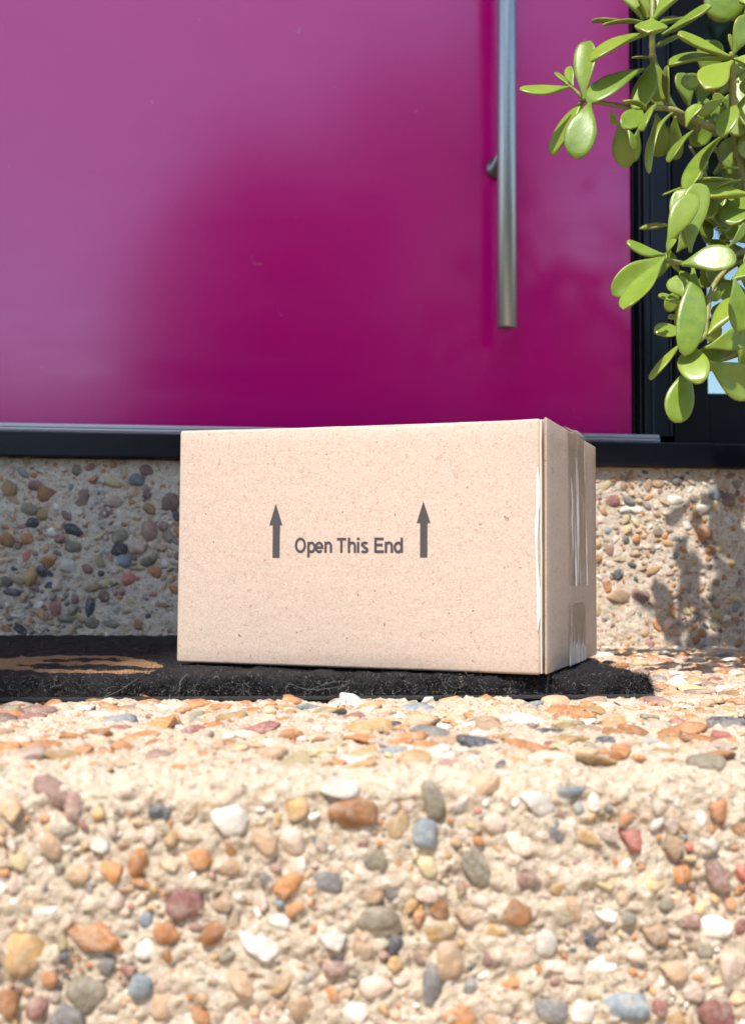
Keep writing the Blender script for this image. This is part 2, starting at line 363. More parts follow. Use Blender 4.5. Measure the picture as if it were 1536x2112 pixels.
DATA = {"leaf":[[0.3037,0.84,0.5491,0.2886,0.85,0.5894,0.0233,10,0],[0.3042,0.83,0.5447,0.2949,0.83,0.5701,0.0159,40,0],[0.3055,0.82,0.5386,0.3378,0.82,0.5732,0.0228,35,0.1],[0.3179,0.85,0.5569,0.3436,0.86,0.607,0.0196,10,0],[0.2969,0.82,0.5357,0.2627,0.82,0.5322,0.0117,55,0.08],[0.2968,0.85,0.551,0.2654,0.86,0.5562,0.0097,55,0.05],[0.302,0.815,0.5358,0.2854,0.78,0.504,0.0246,0,-0.1],[0.3209,0.85,0.552,0.348,0.87,0.5683,0.0139,20,0],[0.3123,0.82,0.526,0.3502,0.81,0.5468,0.0168,45,-0.05],[0.2956,0.81,0.5203,0.246,0.8,0.4928,0.0176,25,0.12],[0.3223,0.86,0.5373,0.3519,0.88,0.559,0.0157,50,0],[0.3113,0.85,0.522,0.2974,0.85,0.5208,0.0061,60,0],[0.2471,0.82,0.4676,0.2512,0.83,0.5228,0.0186,25,0.05],[0.2343,0.82,0.4782,0.1936,0.82,0.4734,0.015,20,-0.05],[0.2388,0.83,0.4831,0.2282,0.84,0.4995,0.006,30,0],[0.2412,0.83,0.484,0.2397,0.84,0.505,0.008,20,0],[0.2505,0.83,0.4739,0.2259,0.84,0.4298,0.0205,35,0.05],[0.2489,0.81,0.4617,0.2346,0.8,0.4124,0.0245,5,0.12],[0.297,0.82,0.4964,0.2469,0.81,0.4632,0.0236,20,0.1],[0.3075,0.825,0.5075,0.2893,0.815,0.4579,0.0196,25,0],[0.3139,0.84,0.5143,0.3157,0.84,0.4791,0.0218,40,0],[0.3183,0.82,0.4671,0.3162,0.82,0.501,0.0104,65,0.05],[0.2915,0.8,0.4553,0.2699,0.79,0.4557,0.0103,55,0.1],[0.2996,0.82,0.467,0.3001,0.83,0.4858,0.0089,25,0],[0.2875,0.8,0.4536,0.2656,0.78,0.4292,0.017,10,0.05],[0.2957,0.79,0.4535,0.2766,0.77,0.4247,0.0124,55,0.1],[0.3129,0.8,0.4524,0.2863,0.79,0.4011,0.0094,50,0.25],[0.3181,0.85,0.4733,0.3279,0.87,0.4453,0.02,15,0],[0.335,0.85,0.472,0.3425,0.87,0.4425,0.0168,25,0],[0.328,0.81,0.4455,0.3391,0.81,0.4653,0.0116,30,0.1],[0.3336,0.81,0.4426,0.3086,0.8,0.4129,0.0116,50,0.1],[0.2696,0.82,0.4607,0.2736,0.82,0.4492,0.0069,50,0],[0.2827,0.84,0.4611,0.293,0.85,0.4259,0.0169,20,0.1],[0.2824,0.82,0.4464,0.288,0.82,0.4278,0.0107,50,0.1],[0.3064,0.86,0.4644,0.3037,0.87,0.4387,0.0132,30,0],[0.3607,0.8,0.5004,0.3123,0.79,0.509,0.0184,20,-0.1],[0.3652,0.81,0.5032,0.3097,0.8,0.493,0.0174,35,0.12],[0.3577,0.79,0.491,0.3225,0.76,0.4527,0.0232,5,-0.05],[0.3635,0.8,0.5026,0.3781,0.8,0.533,0.0205,30,0],[0.3639,0.8,0.4986,0.3825,0.79,0.4915,0.0151,20,0],[0.3669,0.81,0.5109,0.365,0.81,0.5246,0.005,30,0],[0.354,0.83,0.4979,0.3275,0.82,0.4878,0.013,45,-0.1],[0.3721,0.83,0.4791,0.3588,0.83,0.4813,0.008,20,0],[0.3627,0.82,0.4745,0.3428,0.82,0.461,0.0096,50,0.05],[0.3654,0.8,0.4601,0.3443,0.78,0.4282,0.0161,20,0.2],[0.3787,0.82,0.4684,0.3747,0.82,0.4438,0.0169,15,0],[0.3907,0.85,0.5063,0.3891,0.86,0.4981,0.011,10,0],[0.3927,0.82,0.4985,0.3773,0.82,0.4928,0.0074,40,0],[0.402,0.84,0.4813,0.3849,0.84,0.4734,0.0095,40,0],[0.364,0.82,0.445,0.3223,0.8,0.3908,0.0167,40,0.1],[0.3808,0.84,0.4134,0.3518,0.84,0.4147,0.0142,45,0.05],[0.3775,0.82,0.4075,0.344,0.81,0.3929,0.0105,55,0.1],[0.376,0.82,0.418,0.358,0.81,0.413,0.0053,50,0],[0.2937,0.765,0.3322,0.3165,0.765,0.3741,0.018,15,0.08],[0.318,0.78,0.3339,0.3292,0.785,0.3903,0.0209,10,0],[0.3182,0.79,0.3446,0.3191,0.8,0.3907,0.0167,20,0],[0.2876,0.755,0.3231,0.2553,0.745,0.3269,0.0142,25,-0.08],[0.2925,0.77,0.3263,0.2531,0.77,0.296,0.0206,10,0.05],[0.2861,0.75,0.3197,0.2481,0.73,0.2731,0.0182,22,-0.1],[0.2925,0.76,0.324,0.2963,0.755,0.3359,0.0073,45,0.2],[0.301,0.755,0.3162,0.337,0.74,0.3178,0.0229,8,0.05],[0.3466,0.77,0.3101,0.3687,0.77,0.3232,0.0166,30,-0.1],[0.314,0.765,0.317,0.2996,0.745,0.2467,0.0211,8,0.12],[0.3481,0.77,0.3132,0.3533,0.77,0.2692,0.0166,15,0.05],[0.3189,0.79,0.294,0.2964,0.79,0.3029,0.0098,40,0.1],[0.3258,0.81,0.3059,0.3195,0.82,0.3253,0.0155,20,0],[0.3209,0.8,0.2877,0.3075,0.8,0.2873,0.0074,30,0],[0.3175,0.79,0.2742,0.2893,0.78,0.2711,0.014,12,0.05],[0.3108,0.785,0.2623,0.283,0.775,0.2338,0.0109,48,0.1],[0.3132,0.77,0.2592,0.3073,0.74,0.2256,0.022,8,0.1],[0.3163,0.78,0.2452,0.3009,0.77,0.2002,0.0214,5,0.08],[0.3352,0.79,0.2514,0.3781,0.8,0.2309,0.0285,10,0.05],[0.3372,0.8,0.2638,0.3763,0.8,0.2765,0.0174,25,0.1],[0.3397,0.8,0.2739,0.366,0.81,0.3071,0.018,30,0],[0.3461,0.82,0.3103,0.3599,0.82,0.3127,0.0083,40,0],[0.3483,0.78,0.3388,0.3626,0.78,0.3584,0.0075,45,0.1],[0.366,0.84,0.3721,0.3808,0.85,0.3954,0.0095,30,0],[0.3557,0.82,0.3657,0.3655,0.82,0.3668,0.0046,40,0],[0.3552,0.92,0.4024,0.3351,0.94,0.4045,0.0118,25,0],[0.3711,0.92,0.4385,0.3491,0.92,0.4295,0.006,50,0],[0.3454,0.84,0.3203,0.3392,0.85,0.3392,0.0129,30,0],[0.362,0.85,0.307,0.3495,0.85,0.323,0.0115,40,0],[0.3544,0.86,0.4012,0.3669,0.86,0.3681,0.0176,30,0.1],[0.3796,0.86,0.3601,0.3708,0.86,0.3326,0.0165,20,0.1],[0.3273,0.83,0.3493,0.3377,0.83,0.3658,0.0128,30,0.1],[0.3839,0.88,0.3492,0.3663,0.88,0.3358,0.0117,30,0],[0.389,0.87,0.4146,0.38,0.87,0.3886,0.0142,20,0],[0.3679,0.88,0.4952,0.3815,0.88,0.5264,0.0169,20,0],[0.3592,0.88,0.4948,0.3507,0.88,0.5248,0.0207,30,0],[0.3849,0.9,0.4694,0.4028,0.9,0.4569,0.0101,30,0],[0.3811,0.88,0.4872,0.361,0.88,0.4602,0.018,30,0],[0.3371,0.85,0.3391,0.3247,0.85,0.3552,0.0138,40,0],[0.3409,0.86,0.3254,0.3289,0.86,0.3084,0.0132,30,0],[0.3576,0.86,0.301,0.3745,0.86,0.2848,0.0159,30,0],[0.3757,0.88,0.3961,0.3581,0.88,0.3868,0.0172,50,0],[0.3928,0.86,0.3816,0.3797,0.86,0.3685,0.0146,40,0],[0.3928,0.85,0.3992,0.3818,0.85,0.378,0.0122,20,0],[0.3638,0.86,0.4734,0.3769,0.86,0.4911,0.0132,30,0],[0.3843,0.83,0.4533,0.3902,0.83,0.429,0.017,20,0],[0.3871,0.82,0.3886,0.3998,0.82,0.4133,0.0189,20,0],[0.3774,0.8,0.3577,0.3931,0.8,0.3347,0.0189,20,0],[0.3766,0.8,0.3029,0.3963,0.8,0.2763,0.0185,10,0],[0.3903,0.82,0.3164,0.3825,0.82,0.3482,0.0168,30,0]],"stem":[[[0.312,0.84,0.5914,0.0026],[0.308,0.83,0.5441,0.0024],[0.3096,0.835,0.5261,0.0026],[0.3122,0.84,0.5142,0.0029],[0.3235,0.855,0.4989,0.0029],[0.34,0.865,0.4809,0.003],[0.3635,0.87,0.4691,0.0032]],[[0.2329,0.825,0.4837,0.0009],[0.2398,0.825,0.4792,0.0014],[0.2502,0.825,0.4708,0.0019],[0.2689,0.83,0.4708,0.0019],[0.2893,0.83,0.4685,0.0021],[0.3041,0.82,0.4648,0.0023],[0.3188,0.815,0.4617,0.0023],[0.3366,0.82,0.4571,0.0026],[0.3741,0.84,0.4537,0.0034]],[[0.3623,0.8,0.5041,0.0021],[0.3719,0.82,0.4852,0.003],[0.3769,0.83,0.4612,0.0033],[0.3837,0.84,0.445,0.0038],[0.3893,0.84,0.4204,0.0041],[0.3974,0.84,0.3918,0.0043],[0.4153,0.845,0.3569,0.0048]],[[0.2922,0.765,0.324,0.0013],[0.3024,0.77,0.3229,0.0018],[0.3251,0.79,0.3275,0.002],[0.3534,0.81,0.3343,0.0023],[0.383,0.83,0.3512,0.0028],[0.4112,0.845,0.3629,0.0031]],[[0.3165,0.785,0.2518,0.0016],[0.3244,0.79,0.2637,0.0018],[0.3373,0.8,0.2746,0.0021],[0.3463,0.815,0.2979,0.0021],[0.3557,0.825,0.3207,0.0021],[0.3704,0.83,0.3366,0.0024],[0.4002,0.84,0.3548,0.0029]],[[0.3702,0.92,0.4384,0.0013],[0.3844,0.9,0.4251,0.0015],[0.3977,0.87,0.4149,0.0017],[0.3965,0.84,0.3918,0.0019]],[[0.367,0.9,0.4686,0.001],[0.3717,0.88,0.439,0.0013],[0.378,0.87,0.4056,0.0012],[0.384,0.86,0.3687,0.0015],[0.4002,0.84,0.3507,0.0017]],[[0.3113,0.85,0.5224,0.001],[0.3166,0.845,0.5198,0.0012]],[[0.354,0.83,0.4971,0.0012],[0.3704,0.85,0.4905,0.0015],[0.3814,0.84,0.4657,0.0017]]],"sh":[[0.3344,0.83,0.6832,0.3264,0.83,0.7028,0.0141,10,0.05],[0.3503,0.83,0.7512,0.3735,0.83,0.726,0.0272,10,0.05],[0.3559,0.83,0.7258,0.3789,0.83,0.6921,0.0326,10,0.05],[0.3738,0.83,0.7544,0.4028,0.83,0.7207,0.0435,10,0.05],[0.3729,0.83,0.6808,0.4019,0.83,0.6528,0.038,10,0.05],[0.3663,0.83,0.6188,0.3512,0.83,0.5684,0.0272,10,0.05],[0.3806,0.83,0.5964,0.3625,0.83,0.546,0.0326,10,0.05],[0.3929,0.83,0.6414,0.4011,0.83,0.5965,0.0435,10,0.05],[0.3952,0.83,0.5908,0.3887,0.83,0.546,0.0435,10,0.05],[0.3906,0.83,0.6866,0.4257,0.83,0.6756,0.0435,10,0.05]],"shs":[[[0.3234,0.83,0.6887,0.0033],[0.3406,0.83,0.6636,0.0043],[0.3664,0.83,0.63,0.0049],[0.4012,0.83,0.6021,0.006]],[[0.368,0.83,0.76,0.0049],[0.3788,0.83,0.6865,0.0054],[0.3898,0.83,0.6302,0.006],[0.401,0.83,0.5909,0.0065]],[[0.3316,0.83,0.6365,0.0022],[0.3606,0.83,0.63,0.0033],[0.4012,0.83,0.6021,0.0043]]],"po":[[0.0358,-0.0189,0.0115,0.008,-10,"o"],[0.056,-0.0234,0.0052,0.0069,0,"y"],[0.0715,-0.0129,0.0046,0.0092,-15,"v"],[0.0673,-0.0267,0.0057,0.0063,0,"b"],[0.0902,-0.0415,0.006,0.0106,-28,"v"],[0.1249,-0.027,0.0063,0.0057,0,"g"],[0.1608,-0.0318,0.006,0.0086,0,"r"],[0.1468,-0.0489,0.008,0.0057,10,"c"],[0.114,-0.0472,0.0067,0.0052,10,"m"],[0.0255,-0.0466,0.0075,0.0046,10,"g"],[-0.0353,-0.0545,0.0086,0.0071,-20,"M"],[-0.0736,-0.066,0.0121,0.0063,5,"o"],[-0.1013,-0.0749,0.0092,0.0092,0,"y"],[-0.0043,-0.0729,0.0121,0.0092,20,"w"],[0.0278,-0.0717,0.0069,0.0069,0,"w"],[0.0477,-0.0625,0.0092,0.0057,-15,"v"],[0.1081,-0.0602,0.0067,0.0069,0,"o"],[0.1216,-0.0751,0.0052,0.006,0,"w"],[0.1466,-0.0863,0.0063,0.0086,10,"w"],[0.1987,-0.0708,0.0075,0.0052,0,"w"],[0.1709,-0.0712,0.0063,0.0057,0,"t"],[0.0711,-0.0913,0.0048,0.0094,15,"g"],[0.0785,-0.0823,0.0063,0.0098,10,"t"],[0.0818,-0.104,0.009,0.0057,0,"o"],[0.1226,-0.1043,0.0086,0.0052,0,"g"],[0.1563,-0.1033,0.0109,0.0069,0,"b"],[0.1983,-0.1088,0.008,0.0069,0,"M"],[-0.075,-0.092,0.0086,0.0086,-30,"v"],[-0.053,-0.0887,0.0052,0.0055,0,"b"],[-0.0828,-0.1011,0.0069,0.0057,0,"g"],[-0.1077,-0.094,0.0048,0.006,0,"o"],[-0.0103,-0.0899,0.0069,0.008,0,"t"],[-0.0462,-0.016,0.0052,0.0037,20,"k"],[-0.0627,-0.0039,0.0063,0.0069,0,"o"],[-0.0919,-0.0072,0.0098,0.0063,30,"m"],[-0.0827,-0.0134,0.0034,0.0063,0,"m"],[-0.0145,-0.0031,0.0063,0.0048,0,"t"],[0.058,-0.0113,0.0052,0.0086,-40,"p"],[0.0945,-0.0055,0.0071,0.0052,0,"t"],[0.1316,-0.0102,0.0083,0.0032,0,"b"],[0.1526,0.0021,0.0172,0.0048,0,"y"],[0.0841,-0.0009,0.0046,0.0039,0,"k"],[-0.0295,-0.0346,0.0057,0.0057,0,"o"],[-0.0417,-0.0385,0.0052,0.004,0,"t"],[-0.0028,-0.03,0.0069,0.0075,0,"t"],[0.0097,-0.0302,0.0063,0.008,0,"p"],[0.1997,-0.0485,0.0048,0.0086,-25,"m"],[0.2109,-0.0466,0.004,0.0067,0,"r"],[0.1833,-0.0467,0.0044,0.0039,-30,"o"],[0.1747,-0.0171,0.0044,0.0044,0,"p"],[0.0562,-0.0734,0.004,0.0063,10,"k"],[0.0688,-0.0406,0.0048,0.0052,0,"c"],[0.1097,-0.0309,0.0076,0.0055,20,"p"],[0.0989,-0.0234,0.0053,0.0053,30,"p"],[-0.0927,-0.0576,0.0057,0.0048,0,"w"],[-0.019,-0.0542,0.0041,0.0039,0,"t"],[-0.0513,-0.0737,0.0052,0.0046,0,"w"],[0.0143,-0.0723,0.0046,0.0052,0,"p"],[0.0415,-0.0772,0.0048,0.0057,0,"t"],[0.029,-0.0836,0.0053,0.0041,0,"m"],[0.1369,-0.0403,0.0034,0.0034,0,"m"],[0.1489,-0.0643,0.0063,0.0046,0,"w"],[0.1184,-0.0132,0.0092,0.0069,0,"w"],[0.0304,-0.0061,0.0086,0.0057,0,"w"],[-0.0174,-0.0179,0.0092,0.0086,0,"w"],[0.086,-0.0639,0.0048,0.0051,0,"t"],[0.0742,-0.0584,0.004,0.0057,0,"o"],[0.0924,-0.0578,0.0046,0.0041,0,"p"],[0.0689,-0.0521,0.0052,0.0044,0,"p"],[0.1796,-0.0882,0.0069,0.0052,0,"t"],[0.2064,-0.0869,0.0057,0.0103,0,"p"],[0.1042,-0.0923,0.0057,0.0046,0,"o"],[-0.0428,-0.098,0.0069,0.0057,0,"t"],[0.0156,-0.0978,0.0063,0.0069,0,"t"],[0.0479,-0.0906,0.008,0.0063,0,"p"],[0.0375,-0.1026,0.0057,0.0046,0,"w"],[-0.0638,-0.0532,0.0041,0.0039,0,"p"],[-0.1042,-0.0363,0.0046,0.0052,0,"c"],[-0.0801,-0.0408,0.0052,0.0041,0,"t"],[-0.0939,-0.0495,0.0025,0.003,0,"b"],[-0.0515,-0.0606,0.0028,0.0034,0,"b"],[0.0049,-0.0639,0.0048,0.0039,0,"w"],[0.1958,-0.0346,0.0046,0.0039,0,"w"],[0.1336,-0.0619,0.0041,0.0069,0,"t"],[0.1884,-0.099,0.0051,0.0041,0,"p"],[0.1378,-0.1058,0.0057,0.0057,0,"w"],[0.1577,-0.0561,0.0048,0.0041,0,"t"],[0.1711,-0.05,0.0057,0.0046,0,"c"],[0.1865,-0.0673,0.0052,0.0034,0,"m"],[-0.1058,-0.0523,0.0034,0.0034,0,"w"],[0.0434,-0.0515,0.0069,0.0052,0,"t"]],"qo":[[-0.2418,0.1689,0.0177,0.0157,20,"o"],[-0.2078,0.1629,0.0108,0.0177,10,"m"],[-0.184,0.1498,0.0143,0.0108,0,"m"],[-0.1198,0.1802,0.02,0.0143,-25,"o"],[-0.1375,0.1934,0.0103,0.0148,-30,"m"],[-0.1489,0.1852,0.0108,0.0097,0,"b"],[-0.2004,0.1844,0.012,0.0086,0,"o"],[-0.2175,0.1298,0.0148,0.0097,15,"k"],[-0.1353,0.129,0.012,0.0148,0,"m"],[-0.1939,0.1204,0.0148,0.012,-20,"c"],[-0.1652,0.1233,0.0137,0.0126,0,"v"],[-0.2647,0.1526,0.0131,0.0108,0,"v"],[-0.2618,0.1367,0.0103,0.008,0,"k"],[-0.2338,0.0433,0.0097,0.012,0,"M"],[-0.1954,0.0683,0.0143,0.0086,-30,"t"],[-0.202,0.0858,0.0097,0.0097,0,"M"],[-0.1631,0.0967,0.012,0.0091,10,"b"],[-0.1342,0.0953,0.0148,0.0108,-25,"v"],[-0.1173,0.0943,0.0108,0.0086,-20,"w"],[-0.1564,0.0765,0.0097,0.0097,0,"r"],[-0.1218,0.0484,0.0177,0.0068,5,"t"],[-0.1287,0.0825,0.0097,0.0108,0,"o"],[-0.2576,0.1783,0.0114,0.0074,0,"m"],[-0.2859,0.1752,0.0114,0.0143,0,"y"],[-0.2527,0.1943,0.0114,0.0091,0,"w"],[-0.1754,0.1633,0.0131,0.0108,0,"p"],[-0.1768,0.1837,0.016,0.008,15,"c"],[-0.1529,0.1717,0.0086,0.0091,0,"t"],[-0.1367,0.152,0.0108,0.0097,0,"y"],[-0.1131,0.1614,0.0131,0.0143,0,"m"],[-0.1762,0.1499,0.0074,0.008,0,"o"],[-0.1672,0.149,0.0063,0.0086,0,"w"],[-0.1508,0.1422,0.0097,0.0131,0,"y"],[-0.1235,0.1495,0.012,0.008,0,"w"],[-0.2182,0.1106,0.0154,0.0103,10,"v"],[-0.264,0.1198,0.0137,0.0097,0,"o"],[-0.2871,0.1169,0.0103,0.0108,0,"o"],[-0.1675,0.1084,0.012,0.0091,0,"k"],[-0.1492,0.1112,0.0114,0.0114,0,"p"],[-0.2417,0.0945,0.0103,0.0103,0,"o"],[-0.2209,0.0909,0.0114,0.0114,0,"w"],[-0.2615,0.0785,0.0108,0.0131,30,"y"],[-0.2497,0.0839,0.0091,0.0091,0,"k"],[-0.2821,0.0605,0.0126,0.0057,0,"k"],[-0.2421,0.0686,0.0086,0.0057,0,"k"],[-0.2308,0.0697,0.0114,0.0103,0,"p"],[-0.2886,0.0721,0.0114,0.0103,0,"v"],[-0.1965,0.045,0.0074,0.0137,0,"k"],[-0.2133,0.0539,0.0057,0.0086,0,"m"],[-0.2222,0.0323,0.0114,0.0068,0,"v"],[-0.2748,0.0353,0.0103,0.004,0,"w"],[-0.1764,0.0276,0.0143,0.0091,0,"v"],[-0.1936,0.0292,0.0126,0.0103,0,"v"],[-0.1757,0.0727,0.0143,0.0086,0,"c"],[-0.29,0.1327,0.0086,0.0086,0,"o"],[-0.1151,0.1238,0.0074,0.0114,0,"v"],[-0.1206,0.1345,0.0086,0.0068,0,"m"],[-0.1435,0.0888,0.0086,0.0051,0,"c"],[0.4802,0.0873,0.0171,0.0131,0,"o"],[0.3823,0.0728,0.0074,0.0114,0,"o"],[0.3965,0.0613,0.0177,0.0126,0,"t"],[0.4223,0.0591,0.0143,0.0183,-35,"m"],[0.4452,0.0548,0.0171,0.0114,0,"p"],[0.3886,0.1677,0.0131,0.0086,-30,"M"],[0.4173,0.1596,0.0114,0.0057,0,"w"],[0.3913,0.1509,0.0143,0.0074,0,"w"],[0.4407,0.2077,0.012,0.0074,0,"o"],[0.4435,0.1909,0.0103,0.0074,0,"t"],[0.452,0.1685,0.0114,0.0103,0,"t"],[0.4665,0.1715,0.0137,0.0097,0,"w"],[0.4055,0.1231,0.0063,0.0074,0,"k"],[0.3821,0.0341,0.0097,0.0057,0,"g"],[0.4984,0.1606,0.0114,0.0097,0,"w"],[0.5102,0.1777,0.0114,0.0103,0,"b"],[0.4981,0.1352,0.0143,0.0114,0,"o"],[0.5277,0.1722,0.0114,0.0103,0,"m"],[0.4171,0.1439,0.0074,0.0114,0,"c"]]}
fixed = [(px, pz+.17, a*1.04, b*1.04, -an, k) for (px, pz, a, b, an, k) in DATA['po']]
fr = scatter(20000, (-.75, .75, .0, S1-.003), .0009, .0058, .0018, .62, [f for f in fixed if f[1] < S1+.006], .96, rng)
tp = scatter(15000, (-.75, .75, S2+.003, S2+.72), .0018, .0115, .0043, .48, [], .84, rng, PWT)
def sframe(u, s):
    y, z, ny, nz = (float(k) for k in step_frame(s))
    n_ = np.array([0, ny, nz]); tu = np.array([1., 0, 0]); return np.array([u, y, z]), tu, np.cross(n_, tu), n_
build_pebbles([f for f in fr], sframe, step, 190, (.5, .95), rng)
build_pebbles([f for f in tp], sframe, step, 110, (.62, .95), rng, .55)

# ------------------------------------------------------------------ upper step (riser under the door)
RY = 1.19
dstep = empty('door_step', (0, 0, 0), kind='structure')
us = np.concatenate([np.linspace(-1.6, -.55, 40)[:-1], np.arange(-.55, .80, .0022), np.linspace(.80, 1.6, 30)])
vs_ = np.concatenate([np.arange(-.004, .2075, .0021), [.2075]])
U, Vg = np.meshgrid(us, vs_, indexing='ij'); U = U.ravel(); Vg = Vg.ravel()
q = np.stack([U, np.full_like(U, RY), Vg], 1)
h = .0015*fbm(q*34, 3, 13) + .0010*fbm(q*140, 3, 19) + .0005*fbm(q*400, 2, 15)
co = q.copy(); co[:, 1] -= h
mesh_obj('mortar', co, grid_faces(len(us), len(vs_)), PALE_MORTAR, dstep)
box_obj('tread', -1.6, 1.6, RY+.004, 1.6, -.01, .2070, PALE_MORTAR, dstep)
fixed = [(px, pz, a*.86, b*.86, -an, k) for (px, pz, a, b, an, k) in DATA['qo'] if -.005 < pz < .21]
ri = scatter(26000, (-.75, .85, .002, .205), .0010, .0070, .0025, .52, fixed, .80, rng)
def rframe(u, v):
    n_ = np.array([0, -1., 0]); return np.array([u, RY, v]), np.array([1., 0, 0]), np.array([0, 0, 1.]), n_
build_pebbles(ri, rframe, dstep, 300, (.34, .66), rng)

# lime bloom: thin white mineral crust on the shaded riser
LIME = plain('lime_crust', (.48, .47, .45), .9, 0, .2, .2, 200)
bm = bmesh.new()
for (lx, lz, n_) in ((-.188, .18, 10), (-.186, .165, 9), (-.182, .150, 8), (-.183, .12, 6), (-.178, .10, 7), (-.176, .07, 7), (-.174, .045, 8), (-.172, .03, 6), (-.248, .022, 7), (-.192, .175, 9)):
    for k in range(n_):
        x, zz = lx+random.gauss(0, .004), lz+random.gauss(0, .008); r = random.uniform(.0008, .0024)
        ring = [bm.verts.new((x+r*random.uniform(.5, 1.2)*math.cos(a), RY-.0028+.0005*random.random(), zz+r*random.uniform(.6, 1.6)*math.sin(a))) for a in [i*math.pi/3.5 for i in range(7)]]
        top = bm.verts.new((x, RY-.0042, zz))
        for i in range(7): bm.faces.new((ring[i], ring[(i+1) % 7], top))
bm_obj('lime_crust', bm, LIME, dstep, True)['kind'] = 'stuff'

# ------------------------------------------------------------------ house front; roof and tall wall added outside the frame to cast shade
RENDERW = plain('pale_render', (.74, .67, .56), .9, 0, .2, .12, 25)
hw = empty('house_wall', (0, 1.5, 0), 'pale rendered house wall around the magenta door', 'wall')
for a in ((-4, -.53, 1.27, 1.5, -.2, 2.6), (.99, 4, 1.27, 1.5, -.2, 2.6), (-.53, .99, 1.27, 1.5, 2.36, 2.6)):
    box_obj('wall_panel', a[0], a[1], a[2]-1.5+0, a[3]-1.5, a[4], a[5], RENDERW, hw)
EAVE_Z = 2.62
_t = (EAVE_Z-.318)/SUN_DIR.z
EAVE_Y = 1.178 + SUN_DIR.y*_t
pr = empty('added_shade_roof', (0, EAVE_Y, EAVE_Z), 'flat white roof slab added out of view to shade the front door', 'roof')  # added roof, unseen; its edge is aimed along the sun to shade the door
WHITEP = plain('white_soffit', (.82, .76, .66), .6)
box_obj('roof_slab', -2.2, 2.2, 0, 1.6-EAVE_Y, .0, .16, WHITEP, pr)
box_obj('gutter', -2.2, 2.2, -.09, -.004, .03, .15, plain('grey_gutter', (.2, .2, .21), .4), pr, .01)
GX, GY = -.150, .722                       # where the wall's shadow edge crosses the step
WY = -3.2
WX = GX + (WY-.25-GY)*math.tan(SUN_AZ)
nw = empty('added_shade_wall', (WX, WY, -.2), 'tall rendered wall added out of view to cast the left shadow', 'wall')  # added blocker, unseen; throws the shadow edge left of the box
box_obj('wall_panel', -3, 0, -.25, 0, 0, 8.2, RENDERW, nw)

# ------------------------------------------------------------------ door
def door_material():
    m, n, p, o = new_mat('magenta_gloss_paint'); g = pos(n)
    a = noise(n, 5, 4, .6, 0, g); f = noise(n, 320, 3, .6, 0, g)
    c = mixc(n, a.outputs[0], (.50, .0006, .158), (.535, .001, .17)); n.links.new(c, p.inputs['Base Color'])
    mp = nd(n, 'ShaderNodeMapping'); mp.inputs['Scale'].default_value = (2, 2, 9); n.links.new(g, mp.inputs[0])
    sm = noise(n, 3, 6, .7, .6, mp.outputs[0])
    r = ramp(n, sm.outputs[0], [(.3, (.12,)*3), (.75, (.20,)*3)]); n.links.new(r.outputs[0], p.inputs['Roughness'])
    mk_ = noise(n, 34, 2, .5, .5, g); dr = ramp(n, mk_.outputs[0], [(.735, (0,)*3), (.77, (.35,)*3)]); c = mixc(n, dr.outputs[0], c, (.45, .16, .26)); n.links.new(c, p.inputs['Base Color'])
    p.inputs['IOR'].default_value = 1.5
    p.inputs['Specular IOR Level'].default_value = .78; p.inputs['Specular Tint'].default_value = (1, .84, 1, 1)
    n.links.new(bump(n, f.outputs[0], .06, .0004), p.inputs['Normal'])
    return m
MAG = door_material()
BLACK = plain('black_powder_coat', (.0045, .0055, .009), .26, 0, .32, .15, 60)
ALU = plain('mill_aluminium', (.50, .49, .51), .36, 1, .5, .08, 80)
RUB = plain('rubber_seal', (.012, .010, .012), .8)
DX0, DX1, DY = -.472, .4315, 1.24
door = empty('front_door', (0, DY, .25), 'glossy magenta front door behind the cardboard box', 'door')
bm = bmesh.new(); add_box(bm, DX0, DX1, 0, .042, .0015, 2.06, .0016, 2)
bm_obj('door_panel', bm, MAG, door)
def steel():
    m, n, p, o = new_mat('brushed_steel')
    mp = nd(n, 'ShaderNodeMapping'); mp.inputs['Scale'].default_value = (260, 260, 700); n.links.new(pos(n), mp.inputs[0])
    a = noise(n, 1, 4, .7, 0, mp.outputs[0])
    c = mixc(n, a.outputs[0], (.30, .295, .285), (.42, .415, .40)); n.links.new(c, p.inputs['Base Color'])
    p.inputs['Metallic'].default_value = 1; p.inputs['Roughness'].default_value = .38
    p.inputs['Anisotropic'].default_value = .6
    n.links.new(bump(n, a.outputs[0], .10, .0003), p.inputs['Normal'])
    return m
STEEL = steel()
HX, HY, HR, HZ0 = .2645, -.058, .0110, .3640-.25
bm = bmesh.new()
V, Fc = tube([(HX, HY, HZ0), (HX, HY, HZ0+.0006), (HX, HY, HZ0+.0016), (HX, HY, 1.55)], [HR-.0016, HR-.0006, HR, HR], 40)
hb = mesh_obj('handle_bar', V, Fc, STEEL, door)
for pz_ in (.5720-.25, 1.48):
    V, Fc = tube([(HX, -.0015, pz_), (HX, -.006, pz_), (HX, -.0065, pz_), (HX, HY+.006, pz_)], [.0125, .0125, .0085, .0085], 24)
    mesh_obj('handle_post', V, Fc, plain('dark_steel', (.22, .21, .21), .4, 1), door)

